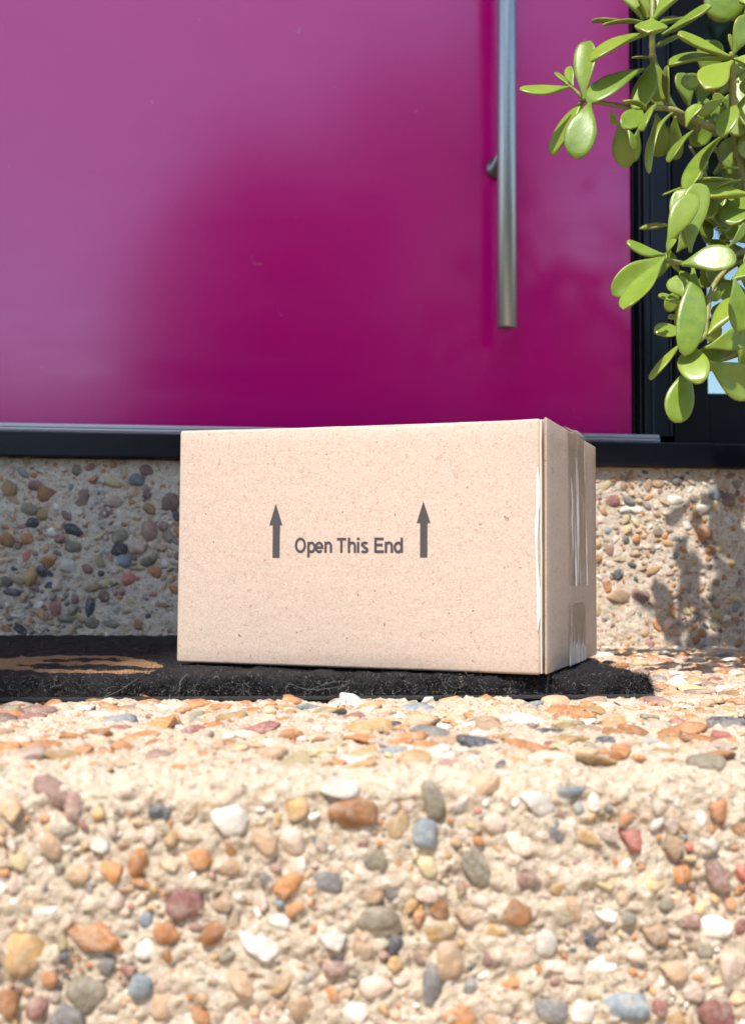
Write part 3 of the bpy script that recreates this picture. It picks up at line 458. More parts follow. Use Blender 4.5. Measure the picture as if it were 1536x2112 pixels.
fr_ = empty('door_frame', (0, DY, .209), 'black aluminium frame and sill around the magenta door', 'door frame')
z0 = .209
def fbox(name, x0, x1, y0, y1, za, zb, mat=BLACK, bev=.0008):
    return box_obj(name, x0, x1, y0-DY, y1-DY, za-z0, zb-z0, mat, fr_, bev)
fbox('sill', -.60, 1.10, 1.178, 1.30, .2085, .2364, BLACK, .0016)
bm = bmesh.new()
for (ya, yb, za, zb) in ((1.2005, 1.245, .2366, .2394), (1.2075, 1.245, .2394, .2406), (1.2035, 1.245, .2406, .2432), (1.2105, 1.245, .2432, .2442), (1.206, 1.2375, .2442, .2484)):
    add_box(bm, -.55, .4520, ya-DY, yb-DY, za-z0, zb-z0, .0006, 2)
bm_obj('threshold', bm, ALU, fr_)
# hinge-side and lock-side jambs: stepped extrusion with fine grooves
for sgn, xa in ((1, .4345), (-1, -.475)):
    bm = bmesh.new()
    for (d0, d1, yf) in ((.0, .0030, 1.244), (.0033, .0070, 1.230), (.0072, .0150, 1.2235), (.0153, .0178, 1.2225), (.0181, .0372, 1.2235), (.0375, .0400, 1.2220)):
        x0_, x1_ = xa+sgn*d0, xa+sgn*d1
        add_box(bm, min(x0_, x1_), max(x0_, x1_), yf-DY, 1.30-DY, .2490-z0, 2.35-z0, .0007, 2)
    bm_obj('jamb', bm, BLACK, fr_)
fbox('head', -.512, .472, 1.2235, 1.30, 2.3125, 2.3495)

# sidelight window right of the door
sw = empty('sidelight_window', (.75, 1.24, .2364), 'narrow black framed sidelight window behind the jade plant', 'window')
BLACK2 = plain('black_window_frame', (.0035, .004, .0055), .5, 0, .16, .15, 60)
def sbox(name, x0, x1, y0, y1, za, zb, mat=BLACK2, bev=.001):
    return box_obj(name, x0-.75, x1-.75, y0-1.24, y1-1.24, za-.2364, zb-.2364, mat, sw, bev)
sbox('stile', .4775, .5200, 1.2235, 1.30, .2375, 2.35)
sbox('stile', .9450, .9850, 1.2235, 1.30, .2375, 2.35)
sbox('bottom_rail', .5205, .9445, 1.2245, 1.30, .2375, .3025)
sbox('top_rail', .5205, .9445, 1.2245, 1.30, 2.30, 2.35)
def glass_mat():
    m, n, p, o = new_mat('window_glass'); n.nodes.remove(p)
    t = nd(n, 'ShaderNodeBsdfTransparent'); t.inputs[0].default_value = (.55, .60, .62, 1)
    g = nd(n, 'ShaderNodeBsdfGlossy'); g.inputs['Color'].default_value = (.88, .98, .90, 1); g.inputs['Roughness'].default_value = .02
    a = noise(n, 4, 3, .5, 0, pos(n)); n.links.new(bump(n, a.outputs[0], .03, .01), g.inputs['Normal'])
    x = nd(n, 'ShaderNodeMixShader'); x.inputs[0].default_value = .30
    n.links.new(t.outputs[0], x.inputs[1]); n.links.new(g.outputs[0], x.inputs[2]); n.links.new(x.outputs[0], o.inputs[0]); return m
sbox('glass_pane', .5205, .9445, 1.2515, 1.2555, .3030, 2.2995, glass_mat(), 0)
hall = empty('hallway', (.75, 2, .2), kind='structure')
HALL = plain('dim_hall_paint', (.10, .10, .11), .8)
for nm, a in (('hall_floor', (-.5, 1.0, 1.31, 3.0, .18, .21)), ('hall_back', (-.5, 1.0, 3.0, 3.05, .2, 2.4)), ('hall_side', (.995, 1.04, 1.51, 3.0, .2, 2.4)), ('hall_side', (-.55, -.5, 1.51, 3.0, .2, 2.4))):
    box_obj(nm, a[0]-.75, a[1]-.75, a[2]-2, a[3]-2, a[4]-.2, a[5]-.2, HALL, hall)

# ------------------------------------------------------------------ doormat
MX0, MX1, MY0, MY1, MT = -.80, .2615, .7165, 1.172, .0158
mat_ = empty('doormat', (0, MY0, 0), 'black coir doormat with tan leaf print under the cardboard box', 'doormat')
ORG = np.array([0, MY0, 0])
def fibre_mat(name, col, rough=.7):
    m, n, p, o = new_mat(name)
    a = noise(n, 700, 3, .6, 0, pos(n))
    c = mixc(n, a.outputs[0], tuple(x*.5 for x in col), tuple(x*1.6 for x in col)); n.links.new(c, p.inputs['Base Color'])
    p.inputs['Roughness'].default_value = rough; p.inputs['Specular IOR Level'].default_value = .35
    n.links.new(bump(n, a.outputs[0], 1.0, .002), p.inputs['Normal'])
    return m
PILE = fibre_mat('black_pile', (.0075, .007, .0078)); TAN = fibre_mat('tan_pile', (.30, .175, .08)); LINT_GLINT = fibre_mat('grey_lint_glint', (.24, .235, .23)); STRAW = fibre_mat('straw_lint', (.45, .30, .13))  # grey fibres: lint, plus sunlit highlights of the pile edge put in as colour
def in_print(x, y):
    """tan leaf outline with two dark veins, in mat coordinates"""
    def lerp(x, P):
        return np.interp(x, [p[0] for p in P], [p[1] for p in P])
    up = lerp(x, [(-.330, .842), (-.262, .848), (-.211, .861), (-.199, .884), (-.173, .893), (-.129, .890), (-.102, .862), (-.085, .822), (-.0779, .797)])
    lo = lerp(x, [(-.330, .800), (-.262, .792), (-.191, .779), (-.171, .764), (-.144, .748), (-.108, .745), (-.083, .757), (-.0779, .795)])
    b = (y < up) & (y > lo) & (x < -.0779) & (x > -.32)
    v1 = lerp(x, [(-.19, .842), (-.162, .856), (-.12, .851), (-.105, .838)]); t1 = lerp(x, [(-.188, 0), (-.17, .012), (-.125, .015), (-.108, 0)])
    v2 = lerp(x, [(-.188, .812), (-.161, .797), (-.11, .785), (-.077, .782)]); t2 = lerp(x, [(-.188, 0), (-.165, .018), (-.12, .020), (-.095, .013), (-.077, .007)])
    return b & ~(np.abs(y-v1) < t1) & ~(np.abs(y-v2) < t2)
def mat_h(x, y):
    d = np.minimum(np.minimum(y-MY0, MX1-x), np.minimum(MY1-y, x-MX0))
    k = np.clip(d/.0045, 0, 1); return MT*np.sqrt(np.clip(1-(1-k)**2, 0, 1))
eo = [0, .0003, .0008, .0015, .0025, .0038, .0055]
us = np.concatenate([[MX0, MX0+.004], np.linspace(MX0+.02, -.36, 40), np.arange(-.352, MX1-.0075, .0022), MX1-np.array(eo[::-1])])
vs_ = np.concatenate([MY0+np.array(eo), np.arange(MY0+.0085, MY1-.006, .0042), [MY1-.002, MY1]])
U, Vg = np.meshgrid(us, vs_, indexing='ij'); U = U.ravel(); Vg = Vg.ravel()
Hh = mat_h(U, Vg)
q = np.stack([U, Vg, Hh], 1)
wav = .0012*fbm(q*np.array([45, 45, 45]), 3, 31)
q[:, 2] += .0012*fbm(q*120, 2, 33)*np.clip(Hh/MT, 0, 1)
fr0 = Vg < MY0+.006
q[fr0, 1] += wav[fr0]*1.4 + .0016*fbm(q[fr0]*np.array([170, 60, 170]), 2, 77)
fc = grid_faces(len(us), len(vs_))
cx = U[fc].mean(1); cy = Vg[fc].mean(1)
mesh_obj('pile_base', q-ORG, fc, [PILE, TAN], mat_, True, in_print(cx, cy).astype(int))
box_obj('backing', MX0-.001, MX1+.0022, -.0022, MY1-MY0, .0006, .0034, plain('felt_backing', (.035, .035, .037), .95, 0, .1, .5, 900), mat_, .0007)

def fibres(name, roots, dirs, lens, wid, mats, mi, curl, seg=3):
    n = len(roots); p = roots.copy(); d = dirs.copy(); pts = [p.copy()]
    for k in range(seg):
        d = d + rng.normal(0, curl, (n, 3)); d /= np.linalg.norm(d, axis=1)[:, None]
        p = p + d*(lens/seg)[:, None]; p[:, 2] = np.maximum(p[:, 2], .0012); pts.append(p.copy())
    side = rng.normal(size=(n, 3)); side -= d*(side*d).sum(1)[:, None]; side /= np.linalg.norm(side, axis=1)[:, None]
    VV = np.zeros((n, seg+1, 2, 3))
    for k in range(seg+1):
        wk = (wid*(1-.75*k/seg))[:, None]/2
        VV[:, k, 0] = pts[k]-side*wk; VV[:, k, 1] = pts[k]+side*wk
    base = (np.arange(n)*(seg+1)*2)[:, None, None]
    kk = np.arange(seg)[None, :, None]*2
    fc = (base+kk+np.array([0, 1, 3, 2])[None, None, :]).reshape(-1, 4)
    o = mesh_obj(name, VV.reshape(-1, 3)-ORG, fc, mats, mat_, True, np.repeat(mi, seg)); o['kind'] = 'stuff'; return o
def unit(a): return a/np.linalg.norm(a, axis=1)[:, None]
# pile on the top
n = 34000
x = rng.uniform(-.36, MX1, n); yv = MY0+(MY1-MY0)*rng.random(n)**1.5
r_ = np.stack([x, yv, mat_h(x, yv)-.0006], 1)
d = unit(np.stack([rng.normal(0, .45, n), rng.normal(-.1, .45, n), np.ones(n)], 1))
pm = in_print(x, yv+rng.normal(0, .0012, n)).astype(int); rr = rng.random(n)
mi = np.where(pm == 1, 1, np.where(rr < .006, 3, np.where(rr < .03, 2, 0)))
fibres('pile_fibres', r_, d, rng.uniform(.0016, .0036, n), rng.uniform(.00018, .00032, n), [PILE, TAN, LINT_GLINT, STRAW], mi, .35)
# ragged cut edge: front and right side
n = 34000
sd = rng.random(n) < .80
x = np.where(sd, rng.uniform(-.36, MX1, n), MX1-.0004); yv = np.where(sd, MY0+.0004, MY0+(.3)*rng.random(n)**1.4)
zz = .003+(MT-.003)*rng.random(n)
x = np.where(sd, x, MX1-.0045*(zz/MT)**3); yv = np.where(sd, MY0+.0045*(zz/MT)**3, yv)
r_ = np.stack([x, yv+.0008*np.where(sd, 1, 0), zz], 1)
d = np.where(sd[:, None], np.stack([rng.normal(0, .8, n), -np.ones(n), rng.normal(.1, .8, n)], 1), np.stack([np.ones(n), rng.normal(0, .8, n), rng.normal(.1, .8, n)], 1))
rr = rng.random(n); mi = np.where(rr < .006, 2, np.where(rr < .16, 1, 0))
fibres('edge_fibres', r_, unit(d), rng.uniform(.0022, .0068, n), rng.uniform(.0002, .00045, n), [PILE, LINT_GLINT, STRAW], mi, .62, 4)
# stray hairs
hp = []
def hair(pts, r):
    V, Fc = tube(smooth_path(pts, 6), [r*.8]*(len(pts)*6-5), 5); hp.append((V, Fc))
hair([(-.1085, .7105, .0035), (-.098, .7085, .008), (-.088, .715, .0145), (-.081, .748, .0185), (-.077, .79, .0188)], .00022)
hair([(-.062, .712, .0055), (-.0585, .7085, .010), (-.0585, .7095, .014), (-.055, .72, .0175)], .00035)
hair([(.013, .708, .0125), (.026, .7065, .0085), (.046, .7070, .0105), (.052, .7068, .0135), (.040, .7075, .0132), (.022, .7072, .0070)], .00018)
for k in range(9):
    x = random.uniform(-.2, .25); yy = MY0-.002+random.uniform(-.003, .001); zc = random.uniform(.005, .015)
    a0 = random.uniform(0, 6.3); R = random.uniform(.002, .007); ar = random.uniform(1.5, 4.5)
    hair([(x+R*math.cos(a0+t*ar/4), yy-.002*math.sin(t), max(.003, zc+R*.7*math.sin(a0+t*ar/4))) for t in range(5)], random.uniform(.0001, .0002))
for k in range(7):
    x = random.uniform(-.3, -.08); yy = random.uniform(.74, .95); a0 = random.uniform(0, 6.3); R = random.uniform(.004, .016)
    hair([(x+R*math.cos(a0+t*.5), yy+R*math.sin(a0+t*.5), MT+.0022+.0012*math.sin(t*1.3)) for t in range(5)], random.uniform(.0001, .0002))
V = []; Fc = []
for a, b in hp:
    o_ = len(V); V += [tuple(np.array(p)-ORG) for p in a]; Fc += [tuple(i+o_ for i in f) for f in b]
mesh_obj('stray_hairs', V, Fc, fibre_mat('hair_lint', (.13, .125, .12)), mat_)['kind'] = 'stuff'

# ------------------------------------------------------------------ cardboard box
BL = np.array([-.0701, .8072, .0178]); BR = np.array([.1849, .7032, .0178]); BB = np.array([.2701, .8675, .0178])
EX = BR-BL; BW = float(np.linalg.norm(EX)); EX = EX/BW
EYV = BB-BR; BD = float(np.linalg.norm(EYV)); EYV = EYV/BD
BH = .1739
NF = np.cross(EX, [0, 0, 1.]); NF /= np.linalg.norm(NF)
boxo = empty('cardboard_box', tuple(BL), 'kraft cardboard box printed Open This End between two arrows', 'box')
def bulge(x, z):
    """outward bow of the front panel (m)"""
    return .0026*np.sin(np.pi*np.clip(x/BW, 0, 1))**.8*np.sin(np.pi*np.clip(z/BH, 0, 1))**.7
def bx(x, y, z): return EX*x + EYV*y + np.array([0, 0, z])
def kraft(name, c0, c1):
    m, n, p, o = new_mat(name)
    tc = nd(n, 'ShaderNodeTexCoord'); g = tc.outputs['Object']
    soft = noise(n, 18, 4, .6, 0, g); fine = noise(n, 650, 4, .7, .3, g)
    mp = nd(n, 'ShaderNodeMapping'); mp.inputs['Scale'].default_value = (1, 1, 2.2); n.links.new(g, mp.inputs[0])
    fib = noise(n, 420, 5, .75, 1.6, mp.outputs[0])
    c = mixc(n, soft.outputs[0], c0, c1)
    r1 = ramp(n, fine.outputs[0], [(.35, (0,)*3), (.7, (1,)*3)])
    c = mixc(n, r1.outputs[0], c, tuple(min(.9, x*1.22) for x in c1))
    r2 = ramp(n, fib.outputs[0], [(.52, (0,)*3), (.66, (.5,)*3)])
    c = mixc(n, r2.outputs[0], c, (.46, .28, .17))
    # separate long curled fibres and specks: thin level lines of warped noise
    for k, (scl, dst, wd, thr, colr) in enumerate(((95, 2.4, .009, .55, (.34, .15, .07)), (150, 2.0, .012, .55, (.38, .19, .10)), (60, 2.6, .006, .60, (.20, .09, .05)))):
        mk = nd(n, 'ShaderNodeMapping'); mk.inputs['Location'].default_value = (k*3.7, k*1.3, k*2.1); n.links.new(g, mk.inputs[0])
        w1 = noise(n, scl, 2, .5, dst, mk.outputs[0]); gate = noise(n, scl*2.1, 2, .6, 0, mk.outputs[0])
        sb = nd(n, 'ShaderNodeMath', operation='SUBTRACT'); n.links.new(w1.outputs[0], sb.inputs[0]); sb.inputs[1].default_value = .5
        ab = nd(n, 'ShaderNodeMath', operation='ABSOLUTE'); n.links.new(sb.outputs[0], ab.inputs[0])
        lt = nd(n, 'ShaderNodeMath', operation='LESS_THAN'); n.links.new(ab.outputs[0], lt.inputs[0]); lt.inputs[1].default_value = wd
        gt = nd(n, 'ShaderNodeMath', operation='GREATER_THAN'); n.links.new(gate.outputs[0], gt.inputs[0]); gt.inputs[1].default_value = thr
        ml = nd(n, 'ShaderNodeMath', operation='MULTIPLY'); n.links.new(lt.outputs[0], ml.inputs[0]); n.links.new(gt.outputs[0], ml.inputs[1])
        m2 = nd(n, 'ShaderNodeMath', operation='MULTIPLY'); n.links.new(ml.outputs[0], m2.inputs[0]); m2.inputs[1].default_value = .62; c = mixc(n, m2.outputs[0], c, colr)
    sp = noise(n, 310, 1, .5, 0, g); r3 = ramp(n, sp.outputs[0], [(.765, (0,)*3), (.79, (.8,)*3)]); c = mixc(n, r3.outputs[0], c, (.09, .045, .03))
    n.links.new(c, p.inputs['Base Color'])
    p.inputs['Roughness'].default_value = .82; p.inputs['Specular IOR Level'].default_value = .3
    cor = noise(n, 40, 2, .5, 0, mp.outputs[0])
    b = bump(n, fine.outputs[0], .35, .0004); b = bump(n, cor.outputs[0], .22, .0018, b)
    n.links.new(b, p.inputs['Normal'])
    return m
KRAFT = kraft('kraft_board', (.40, .303, .24), (.45, .354, .286))
EDGEB = plain('board_edge', (.66, .52, .40), .9, 0, .2, .15, 500)
def soft_box(name, x0, x1, y0, y1, z0_, z1_, bev, cuts, mat, fn=None, parent=boxo):
    bm = bmesh.new(); add_box(bm, x0, x1, y0, y1, z0_, z1_, bev, 3)
    es = [e for e in bm.edges if e.calc_length() > .02]
    bmesh.ops.subdivide_edges(bm, edges=es, cuts=cuts, use_grid_fill=True)
    V = np.array([v.co[:] for v in bm.verts])
    if fn is not None: V = fn(V)
    P = V[:, :1]*EX + V[:, 1:2]*EYV + V[:, 2:3]*np.array([0, 0, 1.])
    for v, p in zip(bm.verts, P): v.co = Vector(p)
    return bm_obj(name, bm, mat, parent, True)
PT = .0026
def body_fn(V):
    V = V.copy(); fr_w = np.clip(1-V[:, 1]/.02, 0, 1)
    b = bulge(V[:, 0], V[:, 2])*fr_w
    V[:, 1] -= b/float(-(EYV@NF)*-1 if False else abs(EYV@NF))
    V[:, 2] += .0009*fbm(V*25, 2, 51)*(V[:, 2] > .1) + (.0016*np.sin(np.clip(V[:, 0]/BW, 0, 1)*math.pi)*-1)*(V[:, 2] > .165)
    V[:, 1] += .00004*fbm(V*30, 2, 55)*fr_w
    return V
soft_box('box_body', 0, BW-.0047, 0, BD, 0, BH, .0022, 14, KRAFT, body_fn)
soft_box('side_panel', BW-.0016, BW, -.0012, BD, .0006, BH+.0004, .0009, 14, KRAFT,
         lambda V: np.stack([V[:, 0]+.0012*np.sin(np.pi*np.clip(V[:, 1]/BD, 0, 1))*np.sin(np.pi*np.clip(V[:, 2]/BH, 0, 1)), V[:, 1]+.0004*fbm(V*60, 2, 61), V[:, 2]], 1))
# raw liner edge standing proud in the gap
soft_box('board_edge', BW-.0046, BW-.0035, -.0004, .02, .001, BH-.001, .0002, 10, EDGEB, lambda V: V+np.stack([.0003*fbm(V*90, 2, 71), 0*V[:, 0], 0*V[:, 0]], 1))
# top flaps: the pair meets along the middle under the tape
for (ya, yb, lift) in ((.009, BD/2-.0005, .0), (BD/2+.0005, BD-.009, .0012)):
    soft_box('flap', .004, BW-.0008, ya, yb, BH-.0016, BH+.0003, .0006, 8, KRAFT,
             lambda V, ya=ya, yb=yb, lift=lift: V+np.stack([0*V[:, 0], 0*V[:, 0], (.0005+lift)*np.clip((V[:, 0]-.2)/.07, 0, 1)*np.exp(-((V[:, 1]-BD/2)/.03)**2)], 1))
# print
INK = plain('dark_grey_ink', (.062, .052, .055), .7, 0, .25, .45, 900)
def on_front(x, z, d=.00025):
    return EX*x + np.array([0, 0, z]) + NF*(float(bulge(np.array(x), np.array(z)))+d)
def flat_print(name, pts, faces):
    mesh_obj(name, [on_front(*p) for p in pts], faces, INK, boxo, False)
def refine(pts, faces): return pts, faces
for (tx, tz, hz, hx0, hx1, sx0, sx1, bz) in ((.0794, .1176, .1020, .0746, .0848, .0773, .0829, .0783), (.1899, .1180, .1028, .1852, .1951, .1877, .1929, .0789)):
    pts = [(tx, tz), (hx1, hz), (sx1, hz), (sx1, bz), (sx0, bz), (sx0, hz), (hx0, hz)]
    flat_print('arrow', pts, [(0, 6, 5, 2, 1), (5, 4, 3, 2)])
lx = lambda q: .0947+(q-217)*(.1754-.0947)/945
lz = lambda q: .0820+(525-q)*.0107/120
def ell(cx, cy, rx, ry, a0, a1, n=22): return [(cx+rx*math.cos(rad(a0+(a1-a0)*k/n)), cy-ry*math.sin(rad(a0+(a1-a0)*k/n))) for k in range(n+1)]
def ribbon(pts, wd, lay):
    V = []; n = len(pts); cl = abs(pts[0][0]-pts[-1][0])+abs(pts[0][1]-pts[-1][1]) < .01
    for i in range(n):
        a = pts[i-1] if i else (pts[-2] if cl else pts[0]); b = pts[i+1] if i < n-1 else (pts[1] if cl else pts[-1])
        dx, dy = b[0]-a[0], b[1]-a[1]; L = math.hypot(dx, dy); nx, ny = -dy/L*wd/2, dx/L*wd/2
        for sg in (1, -1): V.append(on_front(lx(pts[i][0]+sg*nx), lz(pts[i][1]+sg*ny), 0.00022+lay*.00002))
    return V, [(2*i, 2*i+1, 2*i+3, 2*i+2) for i in range(n-1)]
T_ = 21.5
def arch(x0, x1): return [(x0, 476)]+ell((x0+x1)/2, 470, (x1-x0)/2, 25, 180, 0, 12)+[(x1, 525)]
glyph = dict(
    O=[ell(267, 465, 40, 52, 0, 360, 40)],
    p=[[(340, 437), (340, 562)], ell(366, 482, 29, 36, -178, 178, 30)],
    e=[ell(435, 482, 28, 36, 0, 318, 30), [(408, 484), (472, 484)]],
    n=[[(492, 437), (492, 525)], arch(492, 540)],
    T=[[(592, 416), (673, 416)], [(632, 420), (632, 525)]],
    h=[[(698, 405), (698, 525)], arch(698, 750)],
    i=[[(778, 439), (778, 525)], [(778, 404), (778, 424)]],
    s=[ell(835, 460, 23, 14, 25, 250, 14)+ell(833, 503, 25, 16, 80, -155, 14)],
    E=[[(928, 405), (928, 525)], [(930, 415), (998, 415)], [(930, 463), (990, 463)], [(930, 515), (1000, 515)]],
    m=[[(1018, 437), (1018, 525)], arch(1018, 1068)],
    d=[[(1152, 405), (1152, 525)], ell(1122, 482, 29, 36, 2, 358, 30)])
for ch, strokes in glyph.items():
    V = []; F_ = []
    for k, st in enumerate(strokes):
        v, f = ribbon(st, T_, k); F_ += [tuple(q+len(V) for q in t) for t in f]; V += v
    mesh_obj('letter', V, F_, INK, boxo, False)
# glue bead beside the joint
GLUE, n_, p_, o_ = new_mat('white_glue')
p_.inputs['Base Color'].default_value = (.66, .65, .66, 1); p_.inputs['Roughness'].default_value = .32; p_.inputs['Subsurface Weight'].default_value = .15; p_.inputs['Subsurface Radius'].default_value = (.001, .001, .001)
zs = np.linspace(.0285, .1405, 46); pts = []; rs = []
for i, zc in enumerate(zs):
    t = i/45; e = min(1, t*9, (1-t)*14)
    r0 = (.0005+.0007*abs(math.sin(t*5.3+.6))+.0003*random.random())*max(.25, e**.5)
    pts.append(on_front(BW-.0062+.0007*math.sin(t*9)-.0004*t, zc, .0001)); rs.append(r0)
V, Fc = tube(pts, rs, 10); mesh_obj('glue_bead', V, Fc, GLUE, boxo)
# tape over the end
def tape_mat():
    m, n, p, o = new_mat('clear_tape'); tc = nd(n, 'ShaderNodeTexCoord')
    mp = nd(n, 'ShaderNodeMapping'); mp.inputs['Scale'].default_value = (300, 300, 22); n.links.new(tc.outputs['Object'], mp.inputs[0])
    a = noise(n, 1, 4, .6, .8, mp.outputs[0]); b = noise(n, 60, 4, .6, 1.0, tc.outputs['Object'])
    n.nodes.remove(p)
    t = nd(n, 'ShaderNodeBsdfTransparent'); t.inputs[0].default_value = (.87, .83, .77, 1)
    g = nd(n, 'ShaderNodeBsdfGlossy'); g.inputs['Roughness'].default_value = .16
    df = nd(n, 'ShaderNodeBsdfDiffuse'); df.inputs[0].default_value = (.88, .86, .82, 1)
    nb = bump(n, a.outputs[0], .8, .0012); nb = bump(n, b.outputs[0], .5, .0015, nb); n.links.new(nb, g.inputs['Normal'])
    x0 = nd(n, 'ShaderNodeMixShader'); wa = nd(n, 'ShaderNodeAttribute'); wa.attribute_name = 'wrinkle_highlight'; r = ramp(n, wa.outputs['Fac'], [(0, (.04,)*3), (1, (.72,)*3)]); n.links.new(r.outputs[0], x0.inputs[0])  # whitens the ridges: their highlights are painted into the colour
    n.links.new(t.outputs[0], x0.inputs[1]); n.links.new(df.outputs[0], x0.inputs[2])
    n.links.new(nb, df.inputs['Normal'])
    x = nd(n, 'ShaderNodeMixShader'); x.inputs[0].default_value = .13; n.links.new(x0.outputs[0], x.inputs[1]); n.links.new(g.outputs[0], x.inputs[2])
    n.links.new(x.outputs[0], o.inputs[0]); return m
TAPE = tape_mat()
def tape(za, zb, over_top, under, seed):
    ny_, nz_ = 32, 80; y0_, y1_ = .0665, .1335
    path = []; WR = []
    L = (zb-za)
    for k in range(nz_): path.append(('s', za+L*k/(nz_-1)))
    V = []
    r2 = np.random.default_rng(seed)
    for k, (kind, zc) in enumerate(path):
        for j in range(ny_):
            yy = y0_+(y1_-y0_)*j/(ny_-1)
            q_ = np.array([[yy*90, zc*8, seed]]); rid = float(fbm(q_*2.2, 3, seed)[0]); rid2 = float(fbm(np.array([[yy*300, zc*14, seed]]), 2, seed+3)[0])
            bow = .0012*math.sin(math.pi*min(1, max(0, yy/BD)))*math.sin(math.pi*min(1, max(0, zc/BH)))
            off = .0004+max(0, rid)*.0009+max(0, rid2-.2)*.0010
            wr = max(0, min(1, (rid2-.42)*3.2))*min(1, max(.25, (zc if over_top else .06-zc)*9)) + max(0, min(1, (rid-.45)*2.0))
            if under: wr = max(wr, min(1, max(0, (.017+.005*rid2-zc)*260))*.62*(yy > .072))  # cream highlight painted along the bottom of the lower strip
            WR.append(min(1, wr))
            if kind == 's':
                jag = 0
                if k == 0 and not under: jag = .0018*r2.random()
                if k == nz_-1 and not over_top: jag = -.0018*r2.random()
                V.append(bx(BW+bow+off, yy, zc+jag))
    n1 = nz_
    if over_top:
        for k in range(10):
            for j in range(ny_):
                yy = y0_+(y1_-y0_)*j/(ny_-1)
                V.append(bx(BW-.0006-(BW-.012)*(k/9.)**1.5, yy, BH+.0026+.0022*math.exp(-((yy-.112)/.018)**2)*math.exp(-k*.7)))
        n1 += 10
    if under:
        W_ = [bx(BW-.0004-k*.02, y0_+(y1_-y0_)*j/(ny_-1), -.0006) for k in (2, 1, 0) for j in range(ny_)]
        V = W_+V; n1 += 3
    o = mesh_obj('tape_strip', V, grid_faces(n1, ny_, True), TAPE, boxo)
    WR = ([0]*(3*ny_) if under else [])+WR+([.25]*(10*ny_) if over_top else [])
    at = o.data.attributes.new('wrinkle_highlight', 'FLOAT', 'POINT'); at.data.foreach_set('value', np.array(WR, np.float32))
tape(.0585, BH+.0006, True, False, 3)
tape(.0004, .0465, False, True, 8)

# ------------------------------------------------------------------ jade plant
def leaf_material():
    m, n, p, o = new_mat('jade_leaf')
    at = nd(n, 'ShaderNodeAttribute'); at.attribute_name = 'margin'
    inf = nd(n, 'ShaderNodeObjectInfo'); g = pos(n)
    a = noise(n, 120, 4, .6, 0, g); sp = noise(n, 900, 2, .6, 0, g)
    c = mixc(n, inf.outputs['Random'], (.095, .165, .016), (.175, .245, .024))
    c = mixc(n, ramp(n, a.outputs[0], [(.35, (0,)*3), (.75, (.6,)*3)]).outputs[0], c, (.21, .27, .032))
    c = mixc(n, ramp(n, sp.outputs[0], [(.62, (0,)*3), (.72, (.35,)*3)]).outputs[0], c, (.28, .33, .10))
    c = mixc(n, at.outputs['Fac'], c, (.42, .17, .045))
    n.links.new(c, p.inputs['Base Color'])
    p.inputs['Roughness'].default_value = .34; p.inputs['Specular IOR Level'].default_value = .42
    p.inputs['Subsurface Weight'].default_value = .09; p.inputs['Subsurface Radius'].default_value = (.5, 1.0, .15); p.inputs['Subsurface Scale'].default_value = .004
    n.links.new(bump(n, a.outputs[0], .22, .0012), p.inputs['Normal'])
    return m
LEAF = leaf_material()
STEM, n_, p_, o_ = new_mat('jade_stem')
_a = noise(n_, 130, 4, .65, .3, pos(n_)); n_.links.new(ramp(n_, _a.outputs[0], [(.3, (.10, .10, .022)), (.55, (.22, .22, .06)), (.8, (.26, .17, .08))]).outputs[0], p_.inputs['Base Color'])
p_.inputs['Roughness'].default_value = .5; n_.links.new(bump(n_, _a.outputs[0], .4, .002), p_.inputs['Normal'])
STEM = STEM
POT = (.66, .86, .0)
jade = empty('jade_plant', POT, 'bright green jade plant with fleshy leaves beside the magenta door', 'plant')
POTV = np.array(POT)
